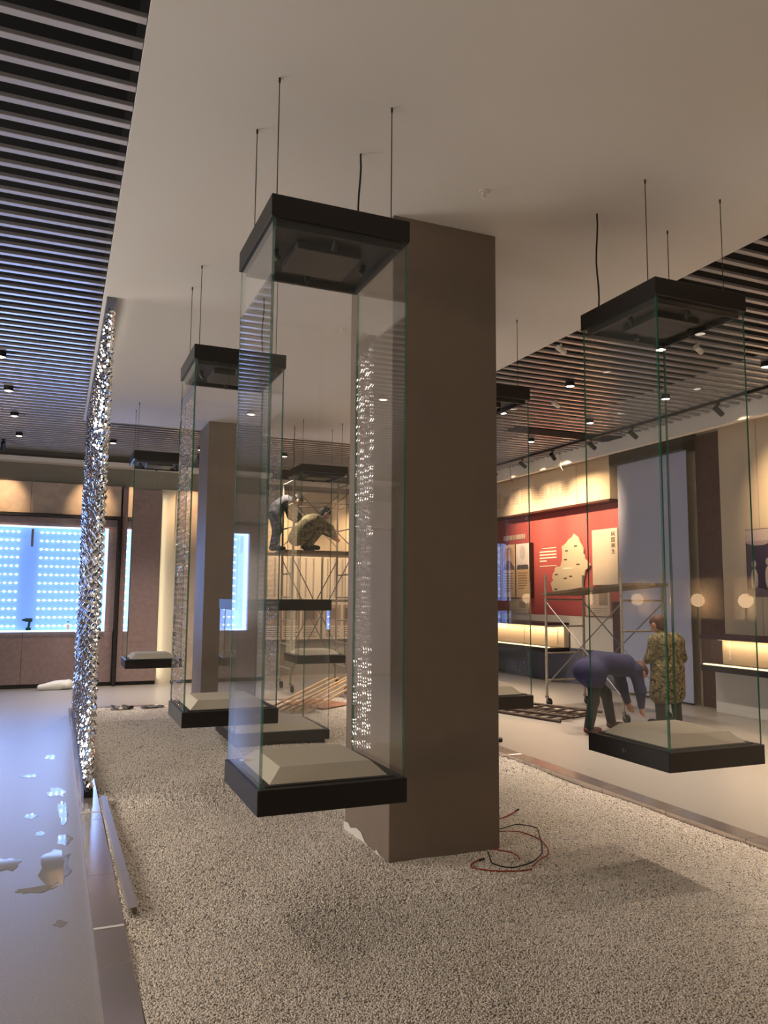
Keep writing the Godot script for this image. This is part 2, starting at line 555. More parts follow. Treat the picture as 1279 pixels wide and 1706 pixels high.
func pebble_mesh(k: int) -> ArrayMesh:
	var ph := (1.0 + sqrt(5.0)) / 2.0
	var vs := [Vector3(-1, ph, 0), Vector3(1, ph, 0), Vector3(-1, -ph, 0), Vector3(1, -ph, 0), Vector3(0, -1, ph), Vector3(0, 1, ph), Vector3(0, -1, -ph), Vector3(0, 1, -ph), Vector3(ph, 0, -1), Vector3(ph, 0, 1), Vector3(-ph, 0, -1), Vector3(-ph, 0, 1)]
	var fs := [0, 11, 5, 0, 5, 1, 0, 1, 7, 0, 7, 10, 0, 10, 11, 1, 5, 9, 5, 11, 4, 11, 10, 2, 10, 7, 6, 7, 1, 8, 3, 9, 4, 3, 4, 2, 3, 2, 6, 3, 6, 8, 3, 8, 9, 4, 9, 5, 2, 4, 11, 6, 2, 10, 8, 6, 7, 9, 8, 1]
	var m := MB.new()
	var r2 := RandomNumberGenerator.new()
	r2.seed = 40 + k
	for q in vs:
		var d: Vector3 = q.normalized()
		m.v.append(d * r2.randf_range(0.82, 1.12) * Vector3([1.15, 1.0, 1.3][k], [0.72, 0.85, 0.68][k], 0.95))
		m.n.append(d)
		m.uv.append(Vector2.ZERO)
	for i in range(0, fs.size(), 3):
		m.ix.append_array(PackedInt32Array([fs[i], fs[i + 2], fs[i + 1]]))
	return m.mesh()

func pillars():
	for q in [[6.48, "taupe square pillar beside the nearest glass case, torn white film at its foot"], [16.12, "taupe square pillar at the far end of the gravel bed"]]:
		var z: float = q[0]
		var t := thing("pillar", q[1], "pillar", p(3.325, -EYE, z + 0.56))
		var o := t.position
		put(mm(p(2.77, -EYE, z) - o, p(3.88, SOF, z + 1.12) - o, 0.004), "shaft", M.pillar_paint, t)
		if z < 10.0:
			# remains of protective film, torn off along a ragged edge
			var f := PackedVector2Array([Vector2(0, 0), Vector2(1.12, 0), Vector2(1.12, 0.10), Vector2(1.0, 0.115), Vector2(0.93, 0.085), Vector2(0.78, 0.125), Vector2(0.66, 0.12), Vector2(0.55, 0.06), Vector2(0.40, 0.035), Vector2(0.31, 0.03), Vector2(0.27, 0.075), Vector2(0.2, 0.05), Vector2(0.08, 0.03)])
			var s := PackedVector2Array()
			for c in f: s.append(Vector2(c.x * W, c.y * W + 0.0))
			var m := MB.new()
			m.slab(p(2.77, -EYE, z) - o, Vector3(0, 0, -1), Vector3.UP, s, 0.0)
			m = MB.new()
			m.slab(p(2.766, -EYE + 0.005, z) - o, Vector3(0, 0, -1), Vector3.UP, s, -0.003)
			put(m, "torn_film", M.white_film, t)
			var g := PackedVector2Array()
			for c in [[0, 0], [1.11, 0], [1.11, 0.015], [0.9, 0.03], [0.6, 0.035], [0.3, 0.045], [0.1, 0.035], [0, 0.03]]: g.append(Vector2(c[0], c[1]) * W)
			m = MB.new()
			m.slab(p(2.77, -EYE + 0.005, z - 0.004) - o, Vector3.RIGHT, Vector3.UP, g, 0.003)
			put(m, "torn_film", M.white_film, t)

func back_wall():
	struct(mm(p(-5.3, -EYE, 21.6), p(5.4, 4.4, 22.9)), "wall_back", M.olive_wall)
	struct(mm(p(5.4, -EYE, 22.6), p(13.6, 4.4, 22.9)), "wall_back", M.grey_wall)
	struct(mm(p(-5, 3.28, 21.12), p(5.42, 3.38, 21.6)), "trim_4", M.white_paint)
	struct(mm(p(5.4, 3.28, 22.2), p(11.5, 3.38, 22.6)), "trim_5", M.white_paint)
	# upper beige cladding, the portal of dark steel, glossy mauve cladding inside it
	var t := thing("wall_cladding", "beige cladding band on the back wall above the dark portal", "wall panel", p(-1.7, 2.0, 21.5))
	var o := t.position
	for i in 3:
		put(mm(p(-5 + 2.16 * i, 2.0, 21.42) - o, p(-5 + 2.16 * (i + 1) - 0.005, 2.79, 21.6) - o, 0.003), "panel", M.beige_panel, t)
	t = thing("portal_frame", "dark steel portal frame around the light box", "frame", p(1.46, -EYE, 21.4))
	o = t.position
	put(mm(p(-4.9, 1.92, 21.28) - o, p(1.50, 1.99, 21.6) - o, 0.003), "lintel", M.black_metal, t)
	put(mm(p(1.42, -EYE, 21.28) - o, p(1.50, 1.92, 21.6) - o, 0.003), "post", M.black_metal, t)
	t = thing("wall_cladding", "glossy mauve cladding around and below the light box", "wall panel", p(-1.0, -EYE, 21.5))
	o = t.position
	for i in 3:
		put(mm(p(-4.9 + 2.1 * i, -EYE + 0.1, 21.44) - o, p(-4.9 + 2.1 * (i + 1) - 0.006, -0.97, 21.6) - o, 0.003), "panel", M.mauve_panel, t)
	put(mm(p(-4.9, 1.68, 21.44) - o, p(1.41, 1.91, 21.6) - o, 0.003), "panel", M.mauve_panel, t)
	put(mm(p(1.20, -0.965, 21.44) - o, p(1.41, 1.675, 21.6) - o, 0.003), "panel", M.mauve_panel, t)
	put(mm(p(-4.9, -0.965, 21.44) - o, p(-2.44, 1.675, 21.6) - o, 0.003), "panel", M.mauve_panel, t)
	put(mm(p(1.52, -EYE + 0.1, 21.40) - o, p(2.50, 2.74, 21.6) - o, 0.003), "panel", M.mauve_panel, t)
	struct(mm(p(-4.9, -EYE, 21.47), p(2.5, -EYE + 0.1, 21.6)), "baseboard_back", M.black_plastic)
	struct(mm(p(2.5, -EYE, 21.57), p(2.9, 2.80, 21.62)), "trim_6", M.cream_wall)
	t = thing("wall_cladding", "beige cladding on the back wall behind the far pillar", "wall panel", p(4.1, -EYE, 21.5))
	o = t.position
	for i in 2:
		put(mm(p(2.9 + 1.25 * i, -EYE + 0.09, 21.45) - o, p(2.9 + 1.25 * (i + 1) - 0.006, 2.78, 21.6) - o, 0.003), "panel", M.beige_panel, t)
	struct(mm(p(2.9, -EYE, 21.48), p(5.4, -EYE + 0.09, 21.6)), "baseboard_back", M.black_plastic)
	# upright light strip that washes the cream reveal
	t = thing("light_strip", "upright warm light strip along the cream reveal in the back wall", "lamp", p(2.52, -EYE, 21.5))
	o = t.position
	put(mm(p(2.505, -EYE + 0.2, 21.44) - o, p(2.52, 2.7, 21.54) - o), "profile", M.dull_steel, t)
	put(mm(p(2.522, -EYE + 0.2, 21.46) - o, p(2.527, 2.7, 21.52) - o), "diffuser", M.reveal_strip, t)
	area(p(2.54, 0.2, 21.49), p(3.2, 0.2, 21.62), Vector2(0.04, 3.6), 0.3, Color(1.0, 0.97, 0.88), t)
	light_box()
	# two unseen glowing panels added on the left wall to fill soffit and gravel
	for z in [3.4, 11.0]:
		t = thing("fill_panel", "added fill light out of view on the left wall behind the walkway", "fill panel", p(-4.98, -1.0, z), "added fill lights on the left wall")
		o = t.position
		put(mm(p(-4.995, -1.0, z - 1.9) - o, p(-4.93, 1.7, z + 1.9) - o), "tray", M.white_paint, t)
		put(mm(p(-4.93, -0.95, z - 1.85) - o, p(-4.92, 1.65, z + 1.85) - o), "diffuser", M.fill_panel_glow, t)
		area(p(-4.88, 0.35, z), p(0, 0.35, z), Vector2(3.7 * W, 2.6 * W), 6.0 if z < 8.0 else 16.0, Color(1.0, 0.955, 0.90), t)
	# text boards on the lit wall behind the tall scaffold
	var img := Image.create(256, 256, false, Image.FORMAT_RGB8)
	img.fill(Color(0.88, 0.87, 0.83))
	for c in 7:
		for r in 22:
			glyph(img, 14 + c * 34, 8 + r * 11, 10, Color(0.25, 0.22, 0.2), c * 31 + r * 7)
	printed("column_text", img)
	var im2 := Image.create(256, 192, false, Image.FORMAT_RGB8)
	im2.fill(Color(0.82, 0.79, 0.74))
	for c in 3:
		im2.fill_rect(Rect2i(10 + c * 82, 12, 72, 110), Color(0.62, 0.56, 0.52))
		im2.fill_rect(Rect2i(20 + c * 82, 30, 50, 60), Color(0.45, 0.40, 0.38))
		for r in 5: im2.fill_rect(Rect2i(14 + c * 82, 132 + r * 11, 62 - 9 * (r % 2), 4), Color(0.4, 0.36, 0.34))
	printed("picture_board", im2)
	for q in [[5.55, -0.12, 7.35, 1.15, "column_text", "white board of vertical writing behind the tall scaffold"], [7.42, -0.12, 9.2, 1.15, "column_text", "white board of vertical writing towards the red wall"], [5.55, -1.3, 7.35, -0.2, "picture_board", "pale picture board below the vertical writing"], [7.42, -1.3, 9.2, -0.2, "picture_board", "pale picture board near the red wall corner"]]:
		board_z(q[0], q[1], q[2], q[3], 22.52, M[q[4]], "text_board", q[5])
	board_z(5.5, 1.25, 11.5, 3.1, 22.525, M.cream_wall, "wall_cladding", "tall blank cream cladding above the boards of vertical writing")

func board_z(xa: float, ya: float, xb: float, yb: float, z: float, face: Material, called: String, label: String):
	var t := thing(called, label, "board", p((xa + xb) / 2, ya, z))
	var o := t.position
	put(mm(p(xa, ya, z) - o, p(xb, yb, z + 0.07) - o, 0.002), "core", M.white_paint, t)
	var m := MB.new()
	m.quad(p(xa + 0.01, ya + 0.01, z - 0.003) - o, p(xb - 0.01, ya + 0.01, z - 0.003) - o, p(xb - 0.01, yb - 0.01, z - 0.003) - o, p(xa + 0.01, yb - 0.01, z - 0.003) - o)
	put(m, "print", face, t)

func light_box():
	var t := thing("light_box", "open light box with rows of bright modules glowing blue on the back wall", "light box", p(-0.75, -0.96, 21.55))
	var o := t.position
	var x0 := -2.42
	var x1 := 1.19
	var y0 := -0.96
	var y1 := 1.67
	put(mm(p(x0, y0, 21.545) - o, p(x1, y1, 21.598) - o), "back_panel", M.box_glow, t)  # backing and rim set to glow, in place of module light falling on them
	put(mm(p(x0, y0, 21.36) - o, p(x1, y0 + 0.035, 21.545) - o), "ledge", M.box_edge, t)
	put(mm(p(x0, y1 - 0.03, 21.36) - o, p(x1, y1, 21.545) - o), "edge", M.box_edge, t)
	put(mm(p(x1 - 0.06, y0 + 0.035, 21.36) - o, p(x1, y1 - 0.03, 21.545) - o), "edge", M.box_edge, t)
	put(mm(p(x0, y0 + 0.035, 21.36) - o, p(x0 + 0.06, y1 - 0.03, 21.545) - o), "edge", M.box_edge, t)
	var strip := func(xa: float, n: int) -> Array:
		var m := MB.new()
		m.bmm(p(xa, -0.008, 0.02) - p(0, 0, 0), p(xa + n * 0.13 - 0.06, 0.008, 0.0) - p(0, 0, 0))
		var l := MB.new()
		for i in n:
			var c := p(xa + 0.03 + i * 0.13, 0, -0.02) - p(0, 0, 0)
			l.lathe(c - Vector3(0, 0.018, 0), [[0.004, 0.0], [0.02, 0.008], [0.024, 0.018], [0.02, 0.028], [0.004, 0.036]], 8)
		return [m.mesh(), l.mesh()]
	var a: Array = strip.call(-0.42, 12)
	var b: Array = strip.call(-2.12, 10)
	for r in 12:
		for s in [a, b]:
			var q := put(s[0], "module_strip", M.white_paint, t)
			q.position = p(0, 1.52 - r * 0.2125, 21.52) - o
			put(s[1], "lens_row", M.led_lens, q).set_meta("kind", "stuff")
	for x in [-0.60, -2.25]:
		put(mm(p(x - 0.03, 1.15, 21.38) - o, p(x + 0.03, 1.6, 21.42) - o, 0.004), "connector", M.dull_steel, t)
	area(p((x0 + x1) / 2, (y0 + y1) / 2, 21.30), p((x0 + x1) / 2, (y0 + y1) / 2, 10), Vector2((x1 - x0) * W, (y1 - y0) * W), 4.8, BLUE, t)

# small invented brush strokes for writing too small to read
func glyph(img: Image, x: int, y: int, s: int, c: Color, k: int):
	var r := RandomNumberGenerator.new()
	r.seed = 900 + k
	var th := maxi(1, s / 8)
	for i in 3:
		img.fill_rect(Rect2i(x + r.randi() % maxi(1, s / 4), y + (s * (i * 2 + 1)) / 7, s * 3 / 4, th), c)
	for i in 2:
		img.fill_rect(Rect2i(x + s / 5 + (s * i) / 2 + r.randi() % maxi(1, s / 6), y + r.randi() % maxi(1, s / 4), th, s * 3 / 4), c)

# a board on the right wall: z runs away from the camera, the face looks along -x
func board_x(za: float, ya: float, zb: float, yb: float, x: float, th: float, face: Material, called: String, label: String, core: Material, group := "", category := "board") -> Node3D:
	var t := thing(called, label, category, p(x, ya, (za + zb) / 2), group)
	var o := t.position
	put(mm(p(x, ya, za) - o, p(x + th, yb, zb) - o, 0.003), "core", core, t)
	if face:
		var m := MB.new()
		var q := x - 0.004
		# seen from the hall, the far end is on the left
		m.quad(p(q, ya + 0.01, zb - 0.01) - o, p(q, ya + 0.01, za + 0.01) - o, p(q, yb - 0.01, za + 0.01) - o, p(q, yb - 0.01, zb - 0.01) - o)
		put(m, "print", face, t)
	return t

func lines(img: Image, x: int, y: int, w: int, n: int, gap: int, th: int, c: Color):
	for i in n:
		img.fill_rect(Rect2i(x, y + i * gap, w - (w / 3 if i == n - 1 else (i * 7) % 9), th), c)

func oval(img: Image, cx: float, cy: float, rx: float, ry: float, c: Color):
	for y in range(maxi(0, int(cy - ry)), mini(img.get_height(), int(cy + ry) + 1)):
		for x in range(maxi(0, int(cx - rx)), mini(img.get_width(), int(cx + rx) + 1)):
			if pow((x - cx) / rx, 2) + pow((y - cy) / ry, 2) <= 1.0: img.set_pixel(x, y, c)

func stroke(img: Image, a: Vector2, b: Vector2, th: float, c: Color):
	var n := int(a.distance_to(b)) * 2 + 1
	for i in n + 1:
		var q := a.lerp(b, float(i) / n)
		img.fill_rect(Rect2i(int(q.x - th / 2), int(q.y - th / 2), int(th), int(th)), c)

func right_wall():
	struct(mm(p(13.3, -EYE, -8.3), p(13.6, 4.4, 22.9)), "wall_right", M.cream_wall)
	# the red section with the blue-grey foot
	board_x(16.05, -0.5, 22.6, 2.5, 13.26, 0.038, null, "wall_cladding", "red painted cladding behind the map and the portrait boards", M.red_wall, "", "wall panel")
	board_x(15.95, -EYE, 22.6, -0.96, 13.25, 0.048, null, "wall_cladding", "blue-grey wall foot under the lit counter", M.blue_grey_wall, "", "wall panel")
	board_x(16.35, -0.95, 22.6, -0.51, 13.24, 0.055, null, "wall_cladding", "white ledge band between the red wall and the lit counter", M.white_paint, "", "wall panel")
	# the pale mural box above, with a dark underside
	var img := Image.create(1024, 256, false, Image.FORMAT_RGB8)
	img.fill(Color(0.82, 0.79, 0.72))
	var r := RandomNumberGenerator.new()
	r.seed = 5
	for b in 9:
		var bx := 40 + b * 105 + r.randi() % 30
		var bw := 60 + r.randi() % 40
		var bt := 60 + r.randi() % 60
		img.fill_rect(Rect2i(bx, bt, bw, 190 - bt), Color(0.78, 0.74, 0.68))
		for ry in range(bt + 8, 180, 18):
			for rx in range(bx + 6, bx + bw - 8, 13):
				img.fill_rect(Rect2i(rx, ry, 6, 9), Color(0.62, 0.58, 0.53))
		img.fill_rect(Rect2i(bx - 6, bt - 4, bw + 12, 3), Color(0.66, 0.62, 0.57))
	for k in 260:
		img.fill_rect(Rect2i(r.randi() % 1000, 170 + r.randi() % 70, 6 + r.randi() % 22, 2), Color(0.70, 0.66, 0.60))
	printed("mural_print", img, 0.8)
	board_x(17.45, 2.52, 22.6, 3.62, 12.92, 0.375, M.mural_print, "projecting_mural", "pale mural of faint buildings projecting above the red wall", M.cream_wall, "", "mural")
	board_x(16.05, 2.52, 17.43, 3.62, 12.92, 0.375, null, "blank_cladding", "blank cream panel beside the mural, above the red wall", M.cream_wall, "", "wall panel")
	var t := thing("mural_shelf", "dark red ledge under the pale mural", "ledge", p(13.1, 2.46, 19.3))
	put(mm(p(12.90, 2.46, 16.05) - t.position, p(13.26, 2.515, 22.6) - t.position, 0.003), "shelf", M.maroon, t)
	# three portrait boards
	var kinds := ["grey blank silhouette", "sepia seated figure", "pale sketched figure"]
	for k in 3:
		img = Image.create(96, 192, false, Image.FORMAT_RGB8)
		img.fill(Color(0.80, 0.70, 0.55))
		img.fill_rect(Rect2i(0, 0, 96, 92), [Color(0.90, 0.90, 0.92), Color(0.80, 0.70, 0.56), Color(0.88, 0.88, 0.90)][k])
		if k == 1: oval(img, 48, 50, 38, 46, Color(0.72, 0.60, 0.47))
		var body: Color = [Color(0.66, 0.66, 0.70), Color(0.45, 0.33, 0.25), Color(0.33, 0.31, 0.33)][k]
		var face: Color = [Color(0.64, 0.66, 0.66), Color(0.70, 0.56, 0.42), Color(0.78, 0.78, 0.82)][k]
		for y in range(58 if k < 2 else 76, 92):
			var wd := int(minf(42, 12 + (y - 58) * 1.3))
			img.fill_rect(Rect2i(48 - wd, y, wd * 2, 1), body)
		if k == 1: oval(img, 48, 26, 14, 15, Color(0.28, 0.20, 0.15))
		oval(img, 48, 32, [22, 12, 20][k], [27, 18, 26][k], face)
		lines(img, 14, 104, 70, [5, 8, 7][k], 9, 3, Color(0.45, 0.38, 0.30))
		img.fill_rect(Rect2i(0, 92, 96, 2), Color(0.74, 0.64, 0.50))
		printed("portrait_%d" % k, img)
		var zc: float = 22.0 - k * 0.79
		board_x(zc - 0.375, -0.02, zc + 0.375, 1.64, 13.10, 0.14, M["portrait_%d" % k], "portrait_board", "tall portrait board with a %s on the red wall" % kinds[k], M.brown_wood, "portrait boards")
	# writing on the red wall
	t = thing("wall_title", "raised white title letters above the portrait boards", "lettering", p(13.24, 1.86, 21.1))
	var m := MB.new()
	for i in 12:
		var zc := 21.72 - i * 0.108
		var rr := RandomNumberGenerator.new()
		rr.seed = 60 + i
		for j in 3: m.bmm(p(13.235, 1.80 + j * 0.055, zc + 0.04) - t.position, p(13.258, 1.82 + j * 0.055, zc - 0.04) - t.position)
		for j in 2:
			var zz := zc + rr.randf_range(-0.03, 0.03)
			m.bmm(p(13.235, 1.79, zz + 0.012) - t.position, p(13.258, 1.94, zz - 0.012) - t.position)
	put(m, "letters", M.white_ink, t)
	t = thing("wall_text", "small white lines of writing between the portraits and the map", "lettering", p(13.25, 1.0, 19.4))
	m = MB.new()
	for i in 6:
		var y: float = [1.42, 1.31, 1.22, 1.13, 1.04, 0.90][i]
		var zn: float = [18.88, 18.88, 18.88, 18.88, 19.38, 18.88][i]
		m.bmm(p(13.250, y, 19.72 if i else 19.6) - t.position, p(13.258, y + (0.022 if i in [0, 5] else 0.04), zn) - t.position)
	put(m, "letters", M.white_ink, t)
	# the county map
	t = thing("map_board", "pale cut-out map with place names on the red wall", "map", p(13.2, 0.18, 18.2))
	var o := t.position
	var px := [[405, 1230], [365, 1060], [420, 1010], [398, 960], [410, 880], [450, 830], [460, 760], [510, 735], [570, 740], [600, 650], [615, 560], [612, 400], [600, 350], [690, 290], [740, 225], [820, 175], [845, 120], [880, 150], [930, 200], [960, 290], [1010, 380], [1028, 440], [1020, 510], [1045, 560], [1050, 620], [1150, 740], [1110, 790], [1055, 830], [1040, 920], [1015, 1000], [1010, 1150], [700, 1200]]
	var out := PackedVector2Array()
	# outline measured on the wall: picture column -> metres along the wall, row -> metres up
	for q in px:
		var zz := lerpf(19.08, 17.25, (q[0] - 365.0) / 785.0)
		var yy := lerpf(0.16, 1.76, (1235.0 - q[1]) / 1115.0)
		out.append(Vector2((19.08 - zz) * W, (yy - 0.16) * W))
	m = MB.new()
	m.slab(p(13.22, 0.16, 19.08) - o, Vector3(0, 0, 1), Vector3.UP, out, 0.03)
	for i in m.v.size(): m.v[i].x -= 0.0
	put(m, "cut_out", M.map_board, t)
	m = MB.new()
	for q in [[700, 440], [880, 360], [675, 610], [920, 715], [485, 895], [665, 975], [775, 940], [470, 1185]]:
		var zz := lerpf(19.08, 17.25, (q[0] - 365.0) / 785.0)
		var yy := lerpf(0.16, 1.76, (1235.0 - q[1]) / 1115.0)
		for j in 3:
			m.bmm(p(13.22, yy - 0.02, zz + 0.06 - j * 0.05) - o - Vector3(0.034, 0, 0), p(13.22, yy + 0.02, zz + 0.025 - j * 0.05) - o - Vector3(0.03, 0, 0))
	put(m, "place_names", M.wall_ink, t).set_meta("kind", "stuff")
	put(mm(p(13.22, 0.79, 18.47) - o - Vector3(0.036, 0, 0), p(13.22, 0.83, 18.03) - o - Vector3(0.03, 0, 0)), "red_name", M.white_ink, t)
	# the pale board with upright black writing
	img = Image.create(256, 512, false, Image.FORMAT_RGB8)
	img.fill(Color(0.84, 0.81, 0.75))
	for c in 5: img.fill_rect(Rect2i(50 + c * 22, 20, 6, 60 + (c * 37) % 70), Color(0.79, 0.76, 0.70))
	var ink := Color(0.16, 0.14, 0.13)
	var st := [
		[[8, 6, 36, 6], [8, 6, 8, 40], [36, 6, 36, 18], [8, 18, 36, 18], [8, 40, 20, 36], [22, 18, 40, 42], [8, 28, 38, 28]],
		[[6, 4, 38, 4], [6, 4, 6, 42], [38, 4, 38, 42], [6, 42, 38, 42], [12, 12, 32, 12], [12, 22, 32, 22], [12, 34, 34, 34], [22, 12, 22, 34]],
		[[6, 6, 18, 6], [24, 6, 38, 6], [8, 12, 8, 42], [8, 14, 38, 14], [38, 14, 38, 42], [15, 20, 30, 20], [15, 36, 30, 36], [15, 20, 15, 36], [30, 20, 30, 36], [15, 28, 30, 28]],
		[[12, 4, 8, 14], [10, 12, 36, 12], [12, 24, 34, 24], [4, 40, 40, 40], [22, 4, 22, 40]]]
	for k in 4:
		for s in st[k]:
			stroke(img, Vector2(196 + s[0], 26 + k * 54 + s[1]), Vector2(196 + s[2], 26 + k * 54 + s[3]), 5, ink)
	img.fill_rect(Rect2i(186, 30, 2, 190), Color(0.55, 0.52, 0.48))
	printed("upright_text", img)
	board_x(16.12, 0.33, 17.15, 1.79, 13.18, 0.07, M.upright_text, "text_board", "white board with four upright black characters beside the roller screen", M.white_paint)
	# lower boards behind the scaffold
	img = Image.create(192, 128, false, Image.FORMAT_RGB8)
	img.fill(Color(0.78, 0.74, 0.69))
	oval(img, 60, 50, 24, 26, Color(0.66, 0.62, 0.57))
	oval(img, 60, 50, 20, 22, Color(0.78, 0.74, 0.69))
	img.fill_rect(Rect2i(110, 18, 70, 60), Color(0.58, 0.53, 0.49))
	lines(img, 14, 92, 160, 3, 10, 3, Color(0.6, 0.56, 0.52))
	printed("emblem_board", img)
	board_x(16.5, -0.48, 17.5, 0.24, 13.20, 0.06, M.emblem_board, "text_board", "low pale board with a round emblem under the map", M.white_paint)
	board_x(20.35, -0.5, 21.35, -0.06, 13.20, 0.06, M.emblem_board, "text_board", "low pale board with a round emblem under the portraits", M.white_paint)
	board_x(16.35, -1.38, 18.15, -0.55, 13.16, 0.08, null, "blank_board", "blank white board at the end of the lit counter", M.white_paint)
	board_x(15.95, -EYE + 0.02, 16.3, -0.1, 13.12, 0.16, null, "upright_board", "narrow dark purple upright beside the roller screen", M.purple_board)
	# roller screen
	t = thing("roller_screen", "blue-white roller screen let down from a black housing", "screen", p(13.1, -EYE, 14.7))
	o = t.position
	put(mm(p(12.86, 3.34, 13.44) - o, p(13.28, 3.78, 16.0) - o, 0.01), "housing", M.black_metal, t)
	put(mm(p(13.03, -EYE + 0.05, 13.52) - o, p(13.045, 3.36, 15.88) - o), "sheet", M.screen_fabric, t)
	put(mm(p(13.02, -EYE + 0.012, 13.52) - o, p(13.055, -EYE + 0.05, 15.88) - o, 0.002), "bottom_bar", M.black_metal, t)
	# brown upright panels
	t = thing("wood_panel", "dark red-brown wood panel between the roller screen and the pale wall", "wall panel", p(13.25, -EYE, 13.1))
	o = t.position
	put(mm(p(13.2, -EYE, 12.74) - o, p(13.298, 3.66, 13.42) - o, 0.003), "panel", M.brown_wood, t)
	# the pale wall with the photograph
	t = thing("wall_cladding", "pale cladding beyond the dark wood panel with the photograph", "wall panel", p(13.25, -EYE, 9))
	o = t.position
	for i in 4: put(mm(p(13.18, -EYE, 12.72 - i * 1.0) - o, p(13.298, 4.2, 11.73 - i * 1.0) - o, 0.003), "panel", M.cream_wall, t)
	img = Image.create(256, 128, false, Image.FORMAT_RGB8)
	img.fill(Color(0.22, 0.19, 0.28))
	img.fill_rect(Rect2i(0, 0, 256, 22), Color(0.72, 0.68, 0.68))
	for x in 256: img.fill_rect(Rect2i(x, 22, 1, int(4 + 6 * sin(x * 0.05))), Color(0.62, 0.58, 0.60))
	for q in [[18, 96, 9], [52, 92, 8], [80, 100, 10], [120, 94, 9], [160, 100, 9], [205, 95, 10]]:
		oval(img, q[0], q[1], q[2], 22, Color(0.70, 0.66, 0.66))
		oval(img, q[0], q[1] - 30, 6, 7, Color(0.62, 0.58, 0.58))
	for x in 256: img.fill_rect(Rect2i(x, 116 - int(5 * sin(x * 0.07)), 1, 20), Color(0.42, 0.37, 0.42))
	printed("old_photograph", img)
	board_x(9.4, 0.05, 12.02, 1.42, 13.10, 0.07, M.old_photograph, "photo_board", "large dark old photograph of people on the pale wall", M.brown_wood, "", "photograph")
	counter(18.3, 22.55, -1.38, -0.79, 13.235, "long lit counter case under the red wall")
	counter(7.0, 12.70, -1.36, -0.83, 13.175, "lit counter case under the old photograph")
	t = thing("plinth", "white plinth under the lit counter case by the photograph", "plinth", p(13.0, -EYE, 10))
	put(mm(p(12.8, -EYE, 7.2) - t.position, p(13.175, -1.49, 12.66) - t.position, 0.004), "body", M.white_paint, t)
	# brown wall shelves behind the camera, seen mirrored in the glass
	t = thing("wall_shelves", "dark brown wall shelves with lit back, on the right wall behind the viewer", "shelves", p(13.2, -EYE, -3))
	o = t.position
	put(mm(p(13.2, -EYE, -7.5) - o, p(13.3, 3.6, 2.0) - o), "back", M.brown_wood, t)
	put(mm(p(13.16, -0.43, -7.4) - o, p(13.199, 0.44, 1.9) - o), "lit_panel", M.cream_wall, t)
	for y in [-1.2, -0.5, 0.45, 1.3]: put(mm(p(12.9, y, -7.5) - o, p(13.2, y + 0.06, 2.0) - o, 0.003), "shelf", M.brown_wood, t)
	for z in [-7.5, -5.1, -2.7, -0.3, 1.95]: put(mm(p(12.9, -EYE, z) - o, p(13.2, 1.36, z + 0.05) - o, 0.003), "upright", M.brown_wood, t)

func counter(za: float, zb: float, ya: float, yb: float, XB: float, label: String):
	var t := thing("counter_case", label, "display case", p(12.9, ya, (za + zb) / 2))
	var o := t.position
	put(mm(p(12.45, ya - 0.12, za) - o, p(XB, ya, zb) - o, 0.004), "tray", M.black_metal, t)
	put(mm(p(12.45, yb, za) - o, p(XB, yb + 0.09, zb) - o, 0.004), "lid", M.purple_board, t)
	put(mm(p(13.07, ya, za + 0.02) - o, p(XB - 0.003, yb, zb) - o), "back", M.cream_wall, t)
	for z in [za + 0.3, za + 2.0]: put(mm(p(13.05, ya + 0.06, z) - o, p(13.07, yb - 0.07, z + 0.015) - o), "joint", M.beige_panel, t)
	var gp := MB.new()
	gp.quad(p(12.5, ya, zb) - o, p(12.5, ya, za) - o, p(12.5, yb, za) - o, p(12.5, yb, zb) - o)
	put(gp, "front_glass", M.clear_glass, t)
	put(mm(p(12.95, yb - 0.035, za + 0.03) - o, p(13.05, yb - 0.003, zb) - o), "light_strip", M.warm_strip, t)
	put(mm(p(12.52, ya + 0.002, za + 0.03) - o, p(12.60, ya + 0.022, zb) - o), "light_strip", M.warm_strip, t)
	area(p(12.95, yb - 0.05, (za + zb) / 2), p(12.98, ya, (za + zb) / 2), Vector2((zb - za) * W, 0.06), 1.6, WARM, t)

